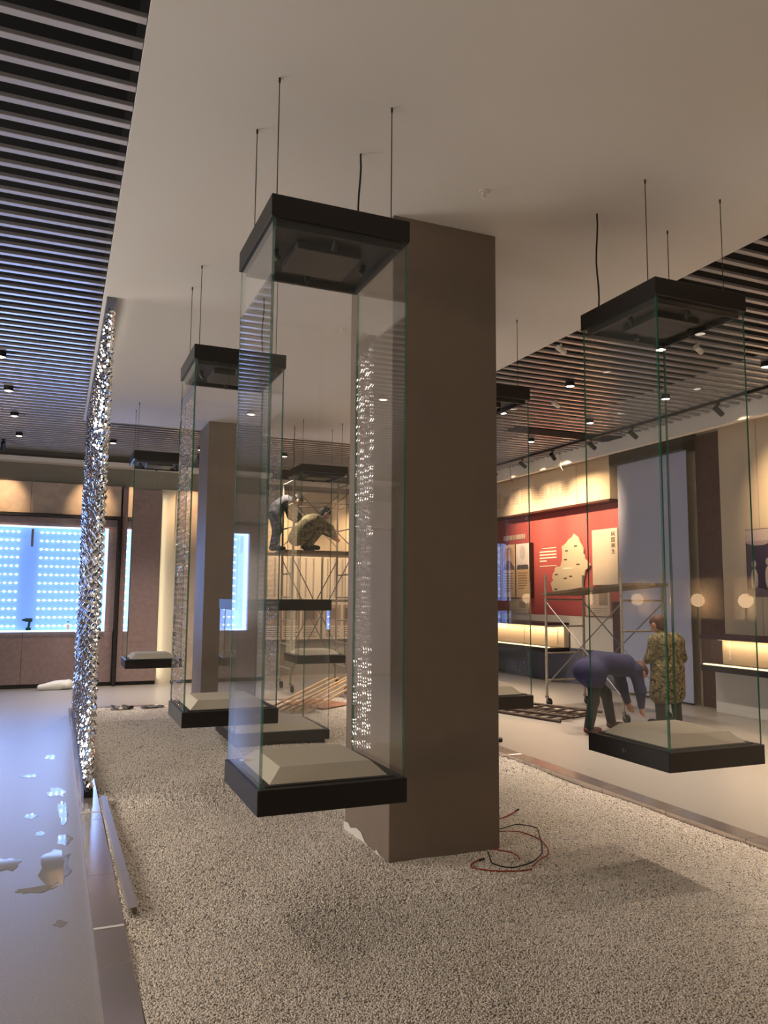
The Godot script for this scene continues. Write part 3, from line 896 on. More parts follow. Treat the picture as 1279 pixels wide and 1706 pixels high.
func lamps():
	# surface-mounted downlights in the baffle ceiling
	var can := MB.new()
	can.lathe(Vector3.ZERO, [[0.0, 0.06], [0.056, 0.06], [0.056, 0.0], [0.052, 0.0], [0.050, 0.004]], 20)
	var lens := MB.new()
	lens.lathe(Vector3.ZERO, [[0.051, 0.004], [0.030, -0.004], [0.0, -0.006]], 20)
	var cm := can.mesh()
	var lm := lens.mesh()
	for q in [[-0.93, 0.0, 19.1, "in the row above the walkway left of the crystal curtain"], [7.75, 0.0, 19.1, "in the row above the aisle, next to the gravel kerb"], [9.78, 0.0, 19.1, "in the row above the aisle, next to the spotlight track"], [1.07, 19.1, 19.3, ""], [3.1, 19.1, 19.3, ""], [5.2, 19.1, 19.3, ""]]:
		var z: float = 19.1
		while z > (2.0 if q[0] < 0.0 else -3.0):
			if q[3] == "" and z < 19: break
			if true:
				var t := thing("downlight", "round black downlight " + (q[3] if q[3] else "between the soffit end and the light box wall"), "lamp", p(q[0], SOF, z) - Vector3(0, 0.061, 0), "downlights " + (q[3] if q[3] else "before the light box wall"))
				put(cm, "can", M.black_plastic, t)
				put(lm, "lens", M.lamp_face, t)
				spot(t.position + Vector3(0, -0.012, 0), t.position + Vector3(0, -3, 0), DOWN * (0.3 if q[0] < 0.0 else (1.5 if z < 13.0 else 2.0) if q[3] else 2.6), 47.0, NEUTRAL, t, 0.045, 1.0)
			z -= 2.13
	# track with black spot heads aimed at the right wall
	var tr := thing("light_track", "thin black lighting track along the right wall", "track", p(10.9, SOF, 14))
	put(mm(p(10.87, SOF - 0.05, 6) - tr.position, p(10.93, SOF, 20.8) - tr.position, 0.002), "rail", M.black_plastic, tr)
	for z in [6.3, 8.3, 10.49, 12.77, 14.13, 15.62, 16.95, 18.4, 19.9]:
		spot_head(p(10.9, SOF - 0.05, z), p(13.1, 2.1, z + (1.3 if z == 15.62 else 0.15)), "black spotlight on the track above the right wall", "spotlights on the track", 0.0 if z in [14.13, 12.77] else WASH, 34.0)
	for x in [-1.3, 0.75, 3.2]:
		spot_head(p(x, SOF, 20.1), p(x, 2.2, 21.5), "black spotlight under the baffles aimed at the back wall", "spotlights at the back wall", WASH * 0.45, 24.0)
	for x in [6.2, 8.4]:
		spot_head(p(x, SOF, 20.9), p(x, 1.0, 22.5), "black spotlight aimed at the boards of vertical writing", "spotlights at the writing boards", WASH * 0.9, 34.0)
	# warm globes on the shelves behind the camera: the glass of the case on the right mirrors them
	for z in [-5.3, -3.5, -2.2]:
		var t := thing("globe_lamp", "warm glowing globe lamp on the brown wall shelves", "lamp", p(12.99, -0.437, z), "globe lamps on the shelves")
		var m := MB.new()
		m.lathe(Vector3.ZERO, [[0.0, 0.0], [0.05, 0.0], [0.05, 0.015], [0.015, 0.03], [0.015, 0.20]], 14)
		put(m, "foot", M.black_metal, t)
		m = MB.new()
		var pf := []
		for i in 11: pf.append([0.11 * sin(PI * i / 10.0), 0.30 - 0.11 * cos(PI * i / 10.0)])
		m.lathe(Vector3.ZERO, pf, 20)
		put(m, "globe", M.globe_glow, t)
		var l := OmniLight3D.new()
		l.name = "globe_light"
		l.light_energy = 0.8
		l.light_color = WARM
		l.omni_range = 30.0
		l.omni_attenuation = 2.0
		l.light_size = 0.1
		l.shadow_enabled = true
		l.position = Vector3(0, 0.30, 0)
		t.add_child(l, true)

const DOWN := 5.0
const WASH := 8.5

func spot_head(at: Vector3, to: Vector3, label: String, group: String, en: float, ang: float):
	var t := thing("track_spotlight", label, "lamp", at, group)
	var f := (to - at - Vector3(0, -0.12, 0)).normalized()
	var c := Vector3(0, -0.11, 0)
	var m := MB.new()
	m.tube([Vector3.ZERO, Vector3(0, -0.03, 0)], 0.028, 12)
	m.tube([Vector3(0, -0.03, 0), c], 0.009, 8)
	put(m, "stem", M.black_plastic, t)
	m = MB.new()
	m.tube([c - f * 0.07, c + f * 0.09], 0.036, 16)
	put(m, "barrel", M.black_plastic, t)
	m = MB.new()
	m.tube([c + f * 0.09, c + f * 0.092], 0.030, 16)
	put(m, "lens", M.lamp_face if en > 0.0 else M.dull_black, t)
	if en <= 0.0: return
	spot(at + c + f * 0.10, to, en, ang, WARM, t, 0.03, 1.0)

# ---------------------------------------------------------------- glass cases
func pane(parent: Node3D, a: Vector3, b: Vector3, c: Vector3, d: Vector3, sheets: int, called := "glass_pane"):
	# a, b, c, d run round the pane; it is 8 mm thick towards its back
	var nn := (b - a).cross(d - a).normalized() * -0.012
	var m := MB.new()
	m.quad(a, b, c, d)
	if sheets > 1: m.quad(b + nn, a + nn, d + nn, c + nn)
	var o := put(m, called, M.clear_glass, parent)
	var e := MB.new()
	e.quad(a, d, d + nn, a + nn)
	e.quad(b, b + nn, c + nn, c)
	put(e, "polished_edge", M.glass_edge, o)

func hanging_case(x: float, z: float, cx: int, cz: int, sheets: Array, label: String, mark := ""):
	var t := thing("hanging_case", label, "display case", p(x + 0.5, -1.342, z + 0.5), "hanging glass cases")
	var h := W / 2
	var th := 0.155 * W
	var y1 := (2.486 + 1.342) * W
	# base tray
	var m := MB.new()
	m.box(Vector3(0, th / 2, 0), Vector3(W, th, W), 0.003)
	var base := put(m, "base", M.black_metal, t)
	# pad: a low truncated pyramid on a thin dark board
	put(mm(Vector3(-0.44 * W, th, -0.44 * W), Vector3(0.44 * W, th + 0.006, 0.44 * W)), "pad_board", M.black_plastic, t)
	m = MB.new()
	var ya := th + 0.006
	var yb := ya + 0.085 * W
	var A := []
	var B := []
	for s in [[-1, 1], [1, 1], [1, -1], [-1, -1]]:
		A.append(Vector3(s[0] * 0.40 * W, ya, s[1] * 0.40 * W))
		B.append(Vector3(s[0] * 0.31 * W, yb, s[1] * 0.31 * W))
	m.quad(B[0], B[1], B[2], B[3])
	for i in 4: m.quad(A[i], A[(i + 1) % 4], B[(i + 1) % 4], B[i])
	put(m, "pad", M.pad_fabric, t)
	# cap with a fitted light tray underneath
	m = MB.new()
	m.box(Vector3(0, y1 + th / 2, 0), Vector3(W, th, W), 0.003)
	var cap := put(m, "cap", M.black_metal, t)
	m = MB.new()
	for s in [-1.0, 1.0]:
		m.box(Vector3(s * 0.44 * W, y1 - 0.018, 0), Vector3(0.03 * W, 0.036, 0.91 * W), 0.001)
		m.box(Vector3(0, y1 - 0.018, s * 0.44 * W), Vector3(0.85 * W, 0.036, 0.03 * W), 0.001)
	put(m, "inner_rim", M.black_plastic, cap)
	put(mm(Vector3(-0.24 * W, y1 - 0.045, -0.22 * W), Vector3(0.24 * W, y1, 0.22 * W), 0.003), "light_tray", M.dull_black, cap)
	for s in [[-0.34, 0.0], [0.34, 0.0], [0.0, -0.33], [0.0, 0.33]]:
		m = MB.new()
		m.tube([Vector3(s[0] * W, y1, s[1] * W), Vector3(s[0] * W, y1 - 0.03, s[1] * W), Vector3(s[0] * W * 0.93, y1 - 0.055, s[1] * W * 0.93)], 0.017, 10)
		put(m, "spot_nozzle", M.black_plastic, cap)
	# four panes
	var g := h - 0.012
	var y0 := th
	pane(t, Vector3(-g, y0, g), Vector3(g, y0, g), Vector3(g, y1, g), Vector3(-g, y1, g), sheets[0])
	pane(t, Vector3(g, y0, -g), Vector3(-g, y0, -g), Vector3(-g, y1, -g), Vector3(g, y1, -g), sheets[0])
	pane(t, Vector3(-g, y0, -g), Vector3(-g, y0, g), Vector3(-g, y1, g), Vector3(-g, y1, -g), sheets[1])
	pane(t, Vector3(g, y0, g), Vector3(g, y0, -g), Vector3(g, y1, -g), Vector3(g, y1, g), sheets[1])
	# suspension: three wires and a power cable
	var top := (SOF + 1.342) * W
	for sx in [-1, 1]:
		for sz in [-1, 1]:
			var q := Vector3(sx * 0.425 * W, 0, -sz * 0.33 * W)
			m = MB.new()
			if sx == cx and sz == cz:
				var path := []
				for i in 9:
					var f := i / 8.0
					path.append(Vector3(q.x + 0.006 * sin(f * 9.0), lerpf(y1 + th - 0.002, top, f), q.z + 0.004 * sin(f * 7.0 + 1.0)))
				m.tube(path, 0.006, 8)
				put(m, "power_cable", M.black_wire, t)
			else:
				m.tube([Vector3(q.x, y1 + th - 0.002, q.z), Vector3(q.x, top, q.z)], 0.0028, 6)
				m.tube([Vector3(q.x, top - 0.025, q.z), Vector3(q.x, top, q.z)], 0.006, 8)
				m.tube([Vector3(q.x, y1 + th - 0.002, q.z), Vector3(q.x, y1 + th + 0.012, q.z)], 0.007, 8)
				put(m, "suspension_wire", M.wire_steel, t)
	if mark:
		m = MB.new()
		var cc := Vector3(0.28 * W, th * 0.5, h + 0.001) if mark == "front" else Vector3(-h - 0.001, th * 0.5, -0.02 * W)
		var ux := Vector3.RIGHT if mark == "front" else Vector3(0, 0, 1)
		for s in [[-0.022, 0.016, -0.012, -0.014], [-0.012, -0.014, -0.002, 0.016], [0.006, 0.002, 0.018, 0.002], [0.012, 0.012, 0.012, -0.008]]:
			m.bar(cc + ux * s[0] + Vector3.UP * s[1], cc + ux * s[2] + Vector3.UP * s[3], 0.004, 0.002, Vector3(0, 0, 1) if mark == "front" else Vector3.RIGHT)
		put(m, "maker_mark", M.dull_steel, base)

func cases():
	pass
	mat("wire_steel", Color(0.22, 0.20, 0.19), 0.5, 0.4)
	hanging_case(1.19, 4.82, 1, 1, [1, 2], "tall hanging glass case next to the pillar with torn white film")
	hanging_case(4.43, 4.87, -1, 1, [1, 2], "tall hanging glass case above the kerb, in front of the workers by the roller screen", "side")
	hanging_case(1.23, 8.2, 1, 1, [1, 1], "tall hanging glass case in the middle of the crystal curtain's row", "front")
	hanging_case(1.21, 14.92, 1, 1, [1, 1], "tall hanging glass case at the light box end of the crystal curtain's row")
	hanging_case(4.43, 8.25, -1, 1, [1, 1], "tall hanging glass case half hidden behind the near pillar")
	hanging_case(4.44, 15.0, -1, 1, [1, 1], "tall hanging glass case in front of the tall scaffold with two men")

func vitrine():
	# low case standing on the gravel between the two pillars
	var t := thing("floor_vitrine", "low glass vitrine with black cap standing on the gravel between the pillars", "display case", p(3.33, -EYE + 0.01, 12.7))
	var o := t.position
	var a := p(2.57, -EYE, 12.0)
	var b := p(4.10, -0.07, 13.4)
	put(mm(p(2.63, -EYE + 0.01, 12.06) - o, p(4.04, -EYE + 0.09, 13.34) - o), "plinth", M.black_plastic, t)
	put(mm(p(2.57, -EYE + 0.09, 12.0) - o, p(4.10, -2.10, 13.4) - o, 0.003), "base", M.black_metal, t)
	put(mm(p(2.57, -0.24, 12.0) - o, p(4.10, -0.07, 13.4) - o, 0.003), "cap", M.black_metal, t)
	var m := MB.new()
	var A := [p(2.64, -2.10, 12.08), p(4.03, -2.10, 12.08), p(4.03, -2.10, 13.32), p(2.64, -2.10, 13.32)]
	var B := [p(2.76, -2.02, 12.2), p(3.91, -2.02, 12.2), p(3.91, -2.02, 13.2), p(2.76, -2.02, 13.2)]
	m.quad(B[0] - o, B[1] - o, B[2] - o, B[3] - o)
	for i in 4: m.quad(A[i] - o, A[(i + 1) % 4] - o, B[(i + 1) % 4] - o, B[i] - o)
	put(m, "pad", M.pad_fabric, t)
	var x0 := 2.585
	var x1 := 4.085
	var z0 := 12.015
	var z1 := 13.385
	pane(t, p(x0, -2.1, z0) - o, p(x1, -2.1, z0) - o, p(x1, -0.24, z0) - o, p(x0, -0.24, z0) - o, 1)
	pane(t, p(x1, -2.1, z1) - o, p(x0, -2.1, z1) - o, p(x0, -0.24, z1) - o, p(x1, -0.24, z1) - o, 1)
	pane(t, p(x0, -2.1, z1) - o, p(x0, -2.1, z0) - o, p(x0, -0.24, z0) - o, p(x0, -0.24, z1) - o, 1)
	pane(t, p(x1, -2.1, z0) - o, p(x1, -2.1, z1) - o, p(x1, -0.24, z1) - o, p(x1, -0.24, z0) - o, 1)

func curtain():
	var t := thing("crystal_curtain", "tall curtain of faceted clear crystals between soffit and steel kerb", "curtain", p(0.455, -EYE + 0.035, 13.3))
	var o := t.position
	var za := 9.74
	var zb := 16.95
	# channels open downwards and upwards
	var m := MB.new()
	m.bmm(p(0.40, SOF - 0.008, za) - o, p(0.51, SOF, zb) - o)
	for x in [0.40, 0.50]: m.bmm(p(x, SOF - 0.055, za) - o, p(x + 0.01, SOF - 0.008, zb) - o)
	put(m, "top_channel", M.dull_steel, t)
	m = MB.new()
	m.bmm(p(0.405, -EYE + 0.036, za) - o, p(0.505, -EYE + 0.046, zb) - o)
	for x in [0.405, 0.495]: m.bmm(p(x, -EYE + 0.046, za) - o, p(x + 0.01, -EYE + 0.12, zb) - o)
	m.bmm(p(0.415, -EYE + 0.046, za + 0.01) - o, p(0.495, -EYE + 0.10, za + 0.03) - o)
	put(m, "bottom_channel", M.black_metal, t)
	# one faceted crystal
	var c := MB.new()
	var k := 8
	var prof := [[0.006, 0.5], [0.62, 0.26], [1.0, 0.0], [0.62, -0.26], [0.006, -0.5]]
	c.lathe(Vector3.ZERO, prof, k)
	var cmesh := c.mesh()
	var tf := []
	var pitch := 0.098
	var n := int((SOF + EYE - 0.16) / pitch)
	var z := za + 0.045
	var row := 0
	while z < zb - 0.03:
		for i in n:
			var y := -EYE + 0.10 + (i + 0.5) * pitch + (0.5 * pitch if row % 2 else 0.0) * 0.9
			var q := p(0.437 if row % 2 else 0.473, y, z) - o
			var s := rng.randf_range(0.92, 1.05)
			tf.append(Transform3D(Basis(Vector3.UP, rng.randf() * TAU).scaled(Vector3(0.030, pitch * W * 1.12, 0.030) * s), q))
		z += 0.09
		row += 1
	var mmh := MultiMesh.new()
	mmh.transform_format = MultiMesh.TRANSFORM_3D
	mmh.mesh = cmesh
	mmh.instance_count = tf.size()
	for i in tf.size(): mmh.set_instance_transform(i, tf[i])
	var b := MultiMeshInstance3D.new()
	b.name = "crystals"
	b.multimesh = mmh
	b.material_override = M.crystal
	b.set_meta("kind", "stuff")
	t.add_child(b, true)

# ---------------------------------------------------------------- scaffolds
func scaffold(x0: float, x1: float, z0: float, z1: float, long_x: bool, ya: float, yb: float, top: float, label: String):
	# end frames stand at both ends of the long side; ya, yb: platform height at the first and second end
	var t := thing("scaffold", label, "scaffold", p((x0 + x1) / 2, -EYE, (z0 + z1) / 2))
	var o := t.position
	var r := 0.021
	var leg := func(e: int, s: int, y: float) -> Vector3:
		return (p([x0, x1][e], y, [z0, z1][s]) if long_x else p([x0, x1][s], y, [z0, z1][e])) - o
	for e in 2:
		for s in 2:
			var m := MB.new()
			m.tube([leg.call(e, s, -EYE + 0.19), leg.call(e, s, top)], r, 10)
			put(m, "post", M.rusty_tube, t)
			# castor
			m = MB.new()
			var c: Vector3 = leg.call(e, s, -EYE + 0.085)
			var f := Vector3(0.03, 0, 0.02)
			m.tube([c + f + Vector3(-0.02, 0, 0), c + f + Vector3(0.02, 0, 0)], 0.062, 18)
			var w := put(m, "castor", M.rubber, t)
			m = MB.new()
			m.bar(c + f + Vector3(-0.026, 0, 0), c + Vector3(-0.02, 0.085, 0), 0.006, 0.03, Vector3(0, 0, 1))
			m.bar(c + f + Vector3(0.026, 0, 0), c + Vector3(0.02, 0.085, 0), 0.006, 0.03, Vector3(0, 0, 1))
			m.tube([c + Vector3(0, 0.07, 0), c + Vector3(0, 0.10, 0)], 0.03, 10)
			put(m, "fork", M.dull_steel, w)
		var y := -EYE + 0.55
		while y < top:
			var m := MB.new()
			m.tube([leg.call(e, 0, y), leg.call(e, 1, y)], 0.015, 8)
			put(m, "rung", M.rusty_tube, t)
			y += 0.58
	var hi := minf(ya, yb) - 0.15
	for s in 2:
		for d in 2:
			var m := MB.new()
			m.tube([leg.call(0, s, -EYE + 0.45 if d else hi), leg.call(1, s, hi if d else -EYE + 0.45)], 0.010, 8)
			put(m, "cross_brace", M.dull_steel, t)
		if top > maxf(ya, yb) + 1.0:
			var m := MB.new()
			m.tube([leg.call(0, s, maxf(ya, yb) + 1.25), leg.call(1, s, maxf(ya, yb) + 1.25)], 0.014, 8)
			put(m, "guard_rail", M.rusty_tube, t)
			for d in 2:
				m = MB.new()
				m.tube([leg.call(0, s, ya + (0.2 if d else 1.6)), leg.call(1, s, ya + (1.6 if d else 0.2))], 0.009, 8)
				put(m, "cross_brace", M.dull_steel, t)
	# three planks across
	for i in 3:
		var m := MB.new()
		var f := (i + 0.5) / 3.0
		var A: Vector3 = leg.call(0, 0, ya).lerp(leg.call(0, 1, ya), f)
		var B: Vector3 = leg.call(1, 0, yb).lerp(leg.call(1, 1, yb), f)
		var d := (B - A).normalized() * 0.14
		m.bar(A - d + Vector3(0, 0.02, 0), B + d + Vector3(0, 0.02, 0), 0.225, 0.04)
		put(m, "plank", M.worn_plank, t)

func scaffolds():
	scaffold(9.95, 10.95, 12.1, 14.6, false, 0.22, 0.05, 0.50, "scaffold on castors with tilted planks beside the roller screen")
	scaffold(5.35, 6.85, 18.65, 19.65, true, 1.06, 1.06, 3.0, "tall scaffold carrying two men in front of the writing boards")

# ---------------------------------------------------------------- people
func person(label: String, at: Vector3, s: Dictionary):
	var t := thing("person", label, "person", at)
	var body := []
	var top := []
	var legs := []
	var shoes := []
	var fwd: Vector3 = s.face.normalized()
	var side := fwd.cross(Vector3.UP).normalized()
	var upv := side.cross(fwd).normalized()
	# trunk
	for k in [-1.0, 1.0]:
		var off: Vector3 = s.side * k
		body.append([s.pelvis + off * 0.07, s.waist + off * 0.06, 0.105, 0.10])
		body.append([s.waist + off * 0.06, s.chest + off * 0.09, 0.10, 0.115])
		top.append([s.pelvis + off * 0.08, s.waist + off * 0.07, 0.128 * s.bulk, 0.122 * s.bulk])
		top.append([s.waist + off * 0.07, s.chest + off * 0.10, 0.122 * s.bulk, 0.130 * s.bulk])
		legs.append([s.pelvis + off * 0.07, s.pelvis + off * 0.08 + Vector3(0, -0.02, 0), 0.118, 0.118])
	body.append([s.chest, s.neck, 0.09, 0.052])
	body.append([s.neck, s.head, 0.052, 0.058])
	top.append([s.chest, s.neck, 0.10, 0.070])
	for k in 2:
		body.append([s.chest, s.sh[k], 0.075, 0.062]); top.append([s.chest, s.sh[k], 0.10, 0.082 * s.bulk])
		body.append([s.sh[k], s.el[k], 0.052, 0.042]); top.append([s.sh[k], s.el[k], 0.078 * s.bulk, 0.062 * s.bulk])
		body.append([s.el[k], s.wr[k], 0.042, 0.029]); top.append([s.el[k], s.el[k].lerp(s.wr[k], 0.93), 0.062 * s.bulk, 0.048])
		body.append([s.hip[k], s.kn[k], 0.080, 0.055]); legs.append([s.hip[k], s.kn[k], 0.098, 0.074])
		body.append([s.kn[k], s.an[k], 0.054, 0.036]); legs.append([s.kn[k], s.an[k], 0.074, 0.062])
		body.append([s.an[k], s.toe[k], 0.036, 0.03])
		shoes.append([s.an[k] + Vector3(0, -0.03, 0), s.toe[k], 0.05, 0.042])
		shoes.append([s.an[k] + Vector3(0, -0.035, 0) - (s.toe[k] - s.an[k]).normalized() * 0.03, s.an[k] + Vector3(0, -0.035, 0), 0.045, 0.048])
		if s.has("hem"):
			top.append([s.hip[k], s.hip[k].lerp(s.kn[k], s.hem), 0.135 * s.bulk, 0.125 * s.bulk])
			top.append([s.hip[k].lerp(s.hip[1 - k], 0.35), s.hip[k].lerp(s.kn[k], s.hem).lerp(s.hip[1 - k].lerp(s.kn[1 - k], s.hem), 0.35), 0.13 * s.bulk, 0.125 * s.bulk])
	var m := MB.new()
	m.blob(body, 0.018, 0.03)
	# head with a face
	var h: Vector3 = s.head
	m.blob([[h + upv * 0.03 - fwd * 0.02, h + upv * 0.02 + fwd * 0.005, 0.088, 0.084], [h - upv * 0.05 + fwd * 0.035, h - upv * 0.02 + fwd * 0.03, 0.048, 0.06], [h + fwd * 0.085, h - upv * 0.03 + fwd * 0.10, 0.010, 0.016],
		[h - upv * 0.055 + fwd * 0.085 - side * 0.018, h - upv * 0.055 + fwd * 0.085 + side * 0.018, 0.008, 0.008], [h + upv * 0.02 + fwd * 0.082 - side * 0.05, h + upv * 0.02 + fwd * 0.082 + side * 0.05, 0.012, 0.012],
		[h + side * 0.085 + upv * 0.015, h + side * 0.085 - upv * 0.025, 0.014, 0.010], [h - side * 0.085 + upv * 0.015, h - side * 0.085 - upv * 0.025, 0.014, 0.010], [h - upv * 0.06, s.neck, 0.05, 0.05]], 0.010, 0.018)
	# hands: a palm, four fingers and a thumb
	for k in 2:
		var f: Vector3 = (s.wr[k] - s.el[k]).normalized()
		var u := f.cross(fwd)
		if u.length() < 0.2: u = f.cross(side)
		u = u.normalized()
		var w := u.cross(f).normalized()
		var a: Vector3 = s.wr[k]
		var hand := [[a, a + f * 0.075, 0.028, 0.030], [a + u * 0.018, a + f * 0.075 + u * 0.024, 0.024, 0.022], [a - u * 0.018, a + f * 0.075 - u * 0.024, 0.024, 0.022]]
		for i in 4:
			var b := a + f * 0.08 + u * (0.030 - 0.020 * i)
			var ln: float = [0.055, 0.068, 0.062, 0.048][i]
			hand.append([b, b + f * ln * 0.5 + w * 0.008, 0.0095, 0.009])
			hand.append([b + f * ln * 0.5 + w * 0.008, b + f * ln * 0.85 + w * 0.035, 0.009, 0.0075])
		hand.append([a + f * 0.025 + u * 0.03, a + f * 0.065 + u * 0.055 + w * 0.01, 0.013, 0.010])
		hand.append([a + f * 0.065 + u * 0.055 + w * 0.01, a + f * 0.095 + u * 0.052 + w * 0.03, 0.010, 0.008])
		m.blob(hand, 0.006, 0.008)
	put(m, "body", M.skin, t)
	m = MB.new()
	m.blob(legs, 0.018, 0.03)
	put(m, "trousers", s.legs_mat, t)
	m = MB.new()
	m.blob(top, 0.018, 0.035)
	put(m, "jacket", s.top_mat, t)
	m = MB.new()
	m.blob(shoes, 0.012, 0.015)
	put(m, "shoes", s.shoe_mat, t)
	m = MB.new()
	m.blob([[h + upv * 0.045 - fwd * 0.03, h + upv * 0.05 + fwd * 0.015, 0.092, 0.082], [h - fwd * 0.045 - upv * 0.02, h - fwd * 0.03 + upv * 0.04, 0.075, 0.085]], 0.010, 0.02)
	put(m, "hair", s.hair_mat, t)

func v(x: float, y: float, z: float) -> Vector3: return Vector3(x, y, z)

func people():
	person("person in a long camouflage coat standing with back turned beside the roller screen", p(10.52, -EYE, 11.55), {
		"face": v(-0.35, -0.35, -1), "side": v(1, 0, 0.1), "bulk": 1.12, "hem": 0.95,
		"pelvis": v(0, 0.80, 0), "waist": v(0, 0.95, 0), "chest": v(0.0, 1.14, 0.0), "neck": v(-0.06, 1.27, -0.03), "head": v(-0.10, 1.385, -0.06),
		"sh": [v(-0.20, 1.17, 0.0), v(0.20, 1.15, 0.0)], "el": [v(-0.26, 0.93, -0.05), v(0.29, 0.92, -0.03)], "wr": [v(-0.14, 0.88, -0.24), v(0.18, 0.86, -0.24)],
		"hip": [v(-0.10, 0.78, 0), v(0.11, 0.78, 0)], "kn": [v(-0.13, 0.42, -0.02), v(0.14, 0.42, -0.02)], "an": [v(-0.14, 0.09, 0.0), v(0.16, 0.09, 0.0)], "toe": [v(-0.17, 0.045, -0.17), v(0.19, 0.045, -0.17)],
		"top_mat": M.camouflage, "legs_mat": M.black_cloth, "shoe_mat": M.black_cloth, "hair_mat": M.hair_brown})
	person("person in a navy jacket bending over low, one hand towards the floor", p(9.12, -EYE, 11.5), {
		"face": v(0.7, -0.75, 0.1), "side": v(0, 0, 1), "bulk": 1.16, "hem": 0.22,
		"pelvis": v(-0.28, 0.80, 0), "waist": v(-0.10, 0.90, 0), "chest": v(0.20, 0.86, 0), "neck": v(0.42, 0.79, 0), "head": v(0.53, 0.745, 0.0),
		"sh": [v(0.31, 0.80, -0.18), v(0.31, 0.80, 0.18)], "el": [v(0.40, 0.55, -0.20), v(0.36, 0.54, 0.21)], "wr": [v(0.44, 0.33, -0.14), v(0.42, 0.31, 0.15)],
		"hip": [v(-0.30, 0.78, -0.10), v(-0.28, 0.78, 0.10)], "kn": [v(0.06, 0.47, -0.12), v(-0.33, 0.42, 0.12)], "an": [v(0.14, 0.09, -0.12), v(-0.42, 0.09, 0.13)], "toe": [v(0.31, 0.045, -0.12), v(-0.26, 0.045, 0.13)],
		"top_mat": M.navy_cloth, "legs_mat": M.black_cloth, "shoe_mat": M.maroon_shoe, "hair_mat": M.hair_brown})
	person("person in camouflage squatting on the tall scaffold", p(5.80, 1.115, 18.88), {
		"face": v(0.9, -0.55, 0.2), "side": v(0.1, 0, 1), "bulk": 1.22,
		"pelvis": v(-0.20, 0.24, 0), "waist": v(-0.14, 0.38, 0), "chest": v(0.06, 0.54, 0), "neck": v(0.22, 0.64, 0), "head": v(0.32, 0.71, 0.02),
		"sh": [v(0.12, 0.55, -0.19), v(0.12, 0.55, 0.19)], "el": [v(0.36, 0.42, -0.22), v(0.36, 0.42, 0.22)], "wr": [v(0.50, 0.30, -0.10), v(0.50, 0.28, 0.12)],
		"hip": [v(-0.20, 0.23, -0.10), v(-0.20, 0.23, 0.10)], "kn": [v(0.20, 0.40, -0.17), v(0.20, 0.40, 0.17)], "an": [v(-0.02, 0.10, -0.14), v(-0.02, 0.10, 0.14)], "toe": [v(0.15, 0.05, -0.16), v(0.15, 0.05, 0.16)],
		"top_mat": M.camouflage, "legs_mat": M.camouflage, "shoe_mat": M.black_cloth, "hair_mat": M.hair_black})
	person("person in a dark grey shirt leaning forward on the tall scaffold", p(5.15, 1.115, 19.42), {
		"face": v(0.9, -0.45, 0.25), "side": v(0, 0, 1), "bulk": 0.98,
		"pelvis": v(-0.06, 0.72, 0), "waist": v(0.0, 0.85, 0), "chest": v(0.14, 0.95, 0), "neck": v(0.28, 0.99, 0), "head": v(0.38, 0.98, 0.02),
		"sh": [v(0.20, 0.94, -0.18), v(0.20, 0.94, 0.18)], "el": [v(0.30, 0.70, -0.2), v(0.32, 0.70, 0.2)], "wr": [v(0.45, 0.56, -0.12), v(0.48, 0.58, 0.12)],
		"hip": [v(-0.06, 0.70, -0.10), v(-0.06, 0.70, 0.10)], "kn": [v(0.0, 0.40, -0.11), v(-0.02, 0.40, 0.12)], "an": [v(-0.06, 0.09, -0.11), v(-0.08, 0.09, 0.12)], "toe": [v(0.11, 0.045, -0.12), v(0.09, 0.045, 0.13)],
		"top_mat": M.grey_cloth, "legs_mat": M.black_cloth, "shoe_mat": M.black_cloth, "hair_mat": M.hair_black})

# ---------------------------------------------------------------- small things
func smooth_path(pts: Array, n: int) -> Array:
	var c := Curve3D.new()
	for i in pts.size():
		var a: Vector3 = pts[maxi(i - 1, 0)]
		var b: Vector3 = pts[mini(i + 1, pts.size() - 1)]
		c.add_point(pts[i], (a - b) / 6.0, (b - a) / 6.0)
	var out := []
	for i in n + 1: out.append(c.sample_baked(c.get_baked_length() * i / n, true))
	return out

func wire_on_gravel(label: String, pts: Array, r: float, m: Material, tip := false):
	var q := []
	for a in pts:
		var w := p(a[0], 0, a[1])
		w.y = ground(w.x, w.z) + 0.008 + (a[2] if a.size() > 2 else 0.0)
		q.append(w)
	var t := thing("loose_cable", label, "cable", q[0])
	var path := smooth_path(q, q.size() * 7)
	for i in path.size(): path[i] -= t.position
	var b := MB.new()
	b.tube(path, r, 7)
	put(b, "cord", m, t)
	if tip:
		b = MB.new()
		var e: Vector3 = path[path.size() - 1]
		var f: Vector3 = (e - path[path.size() - 3]).normalized()
		b.tube([e - f * 0.03, e + f * 0.02], 0.008, 8)
		put(b, "plug", M.black_plastic, t)

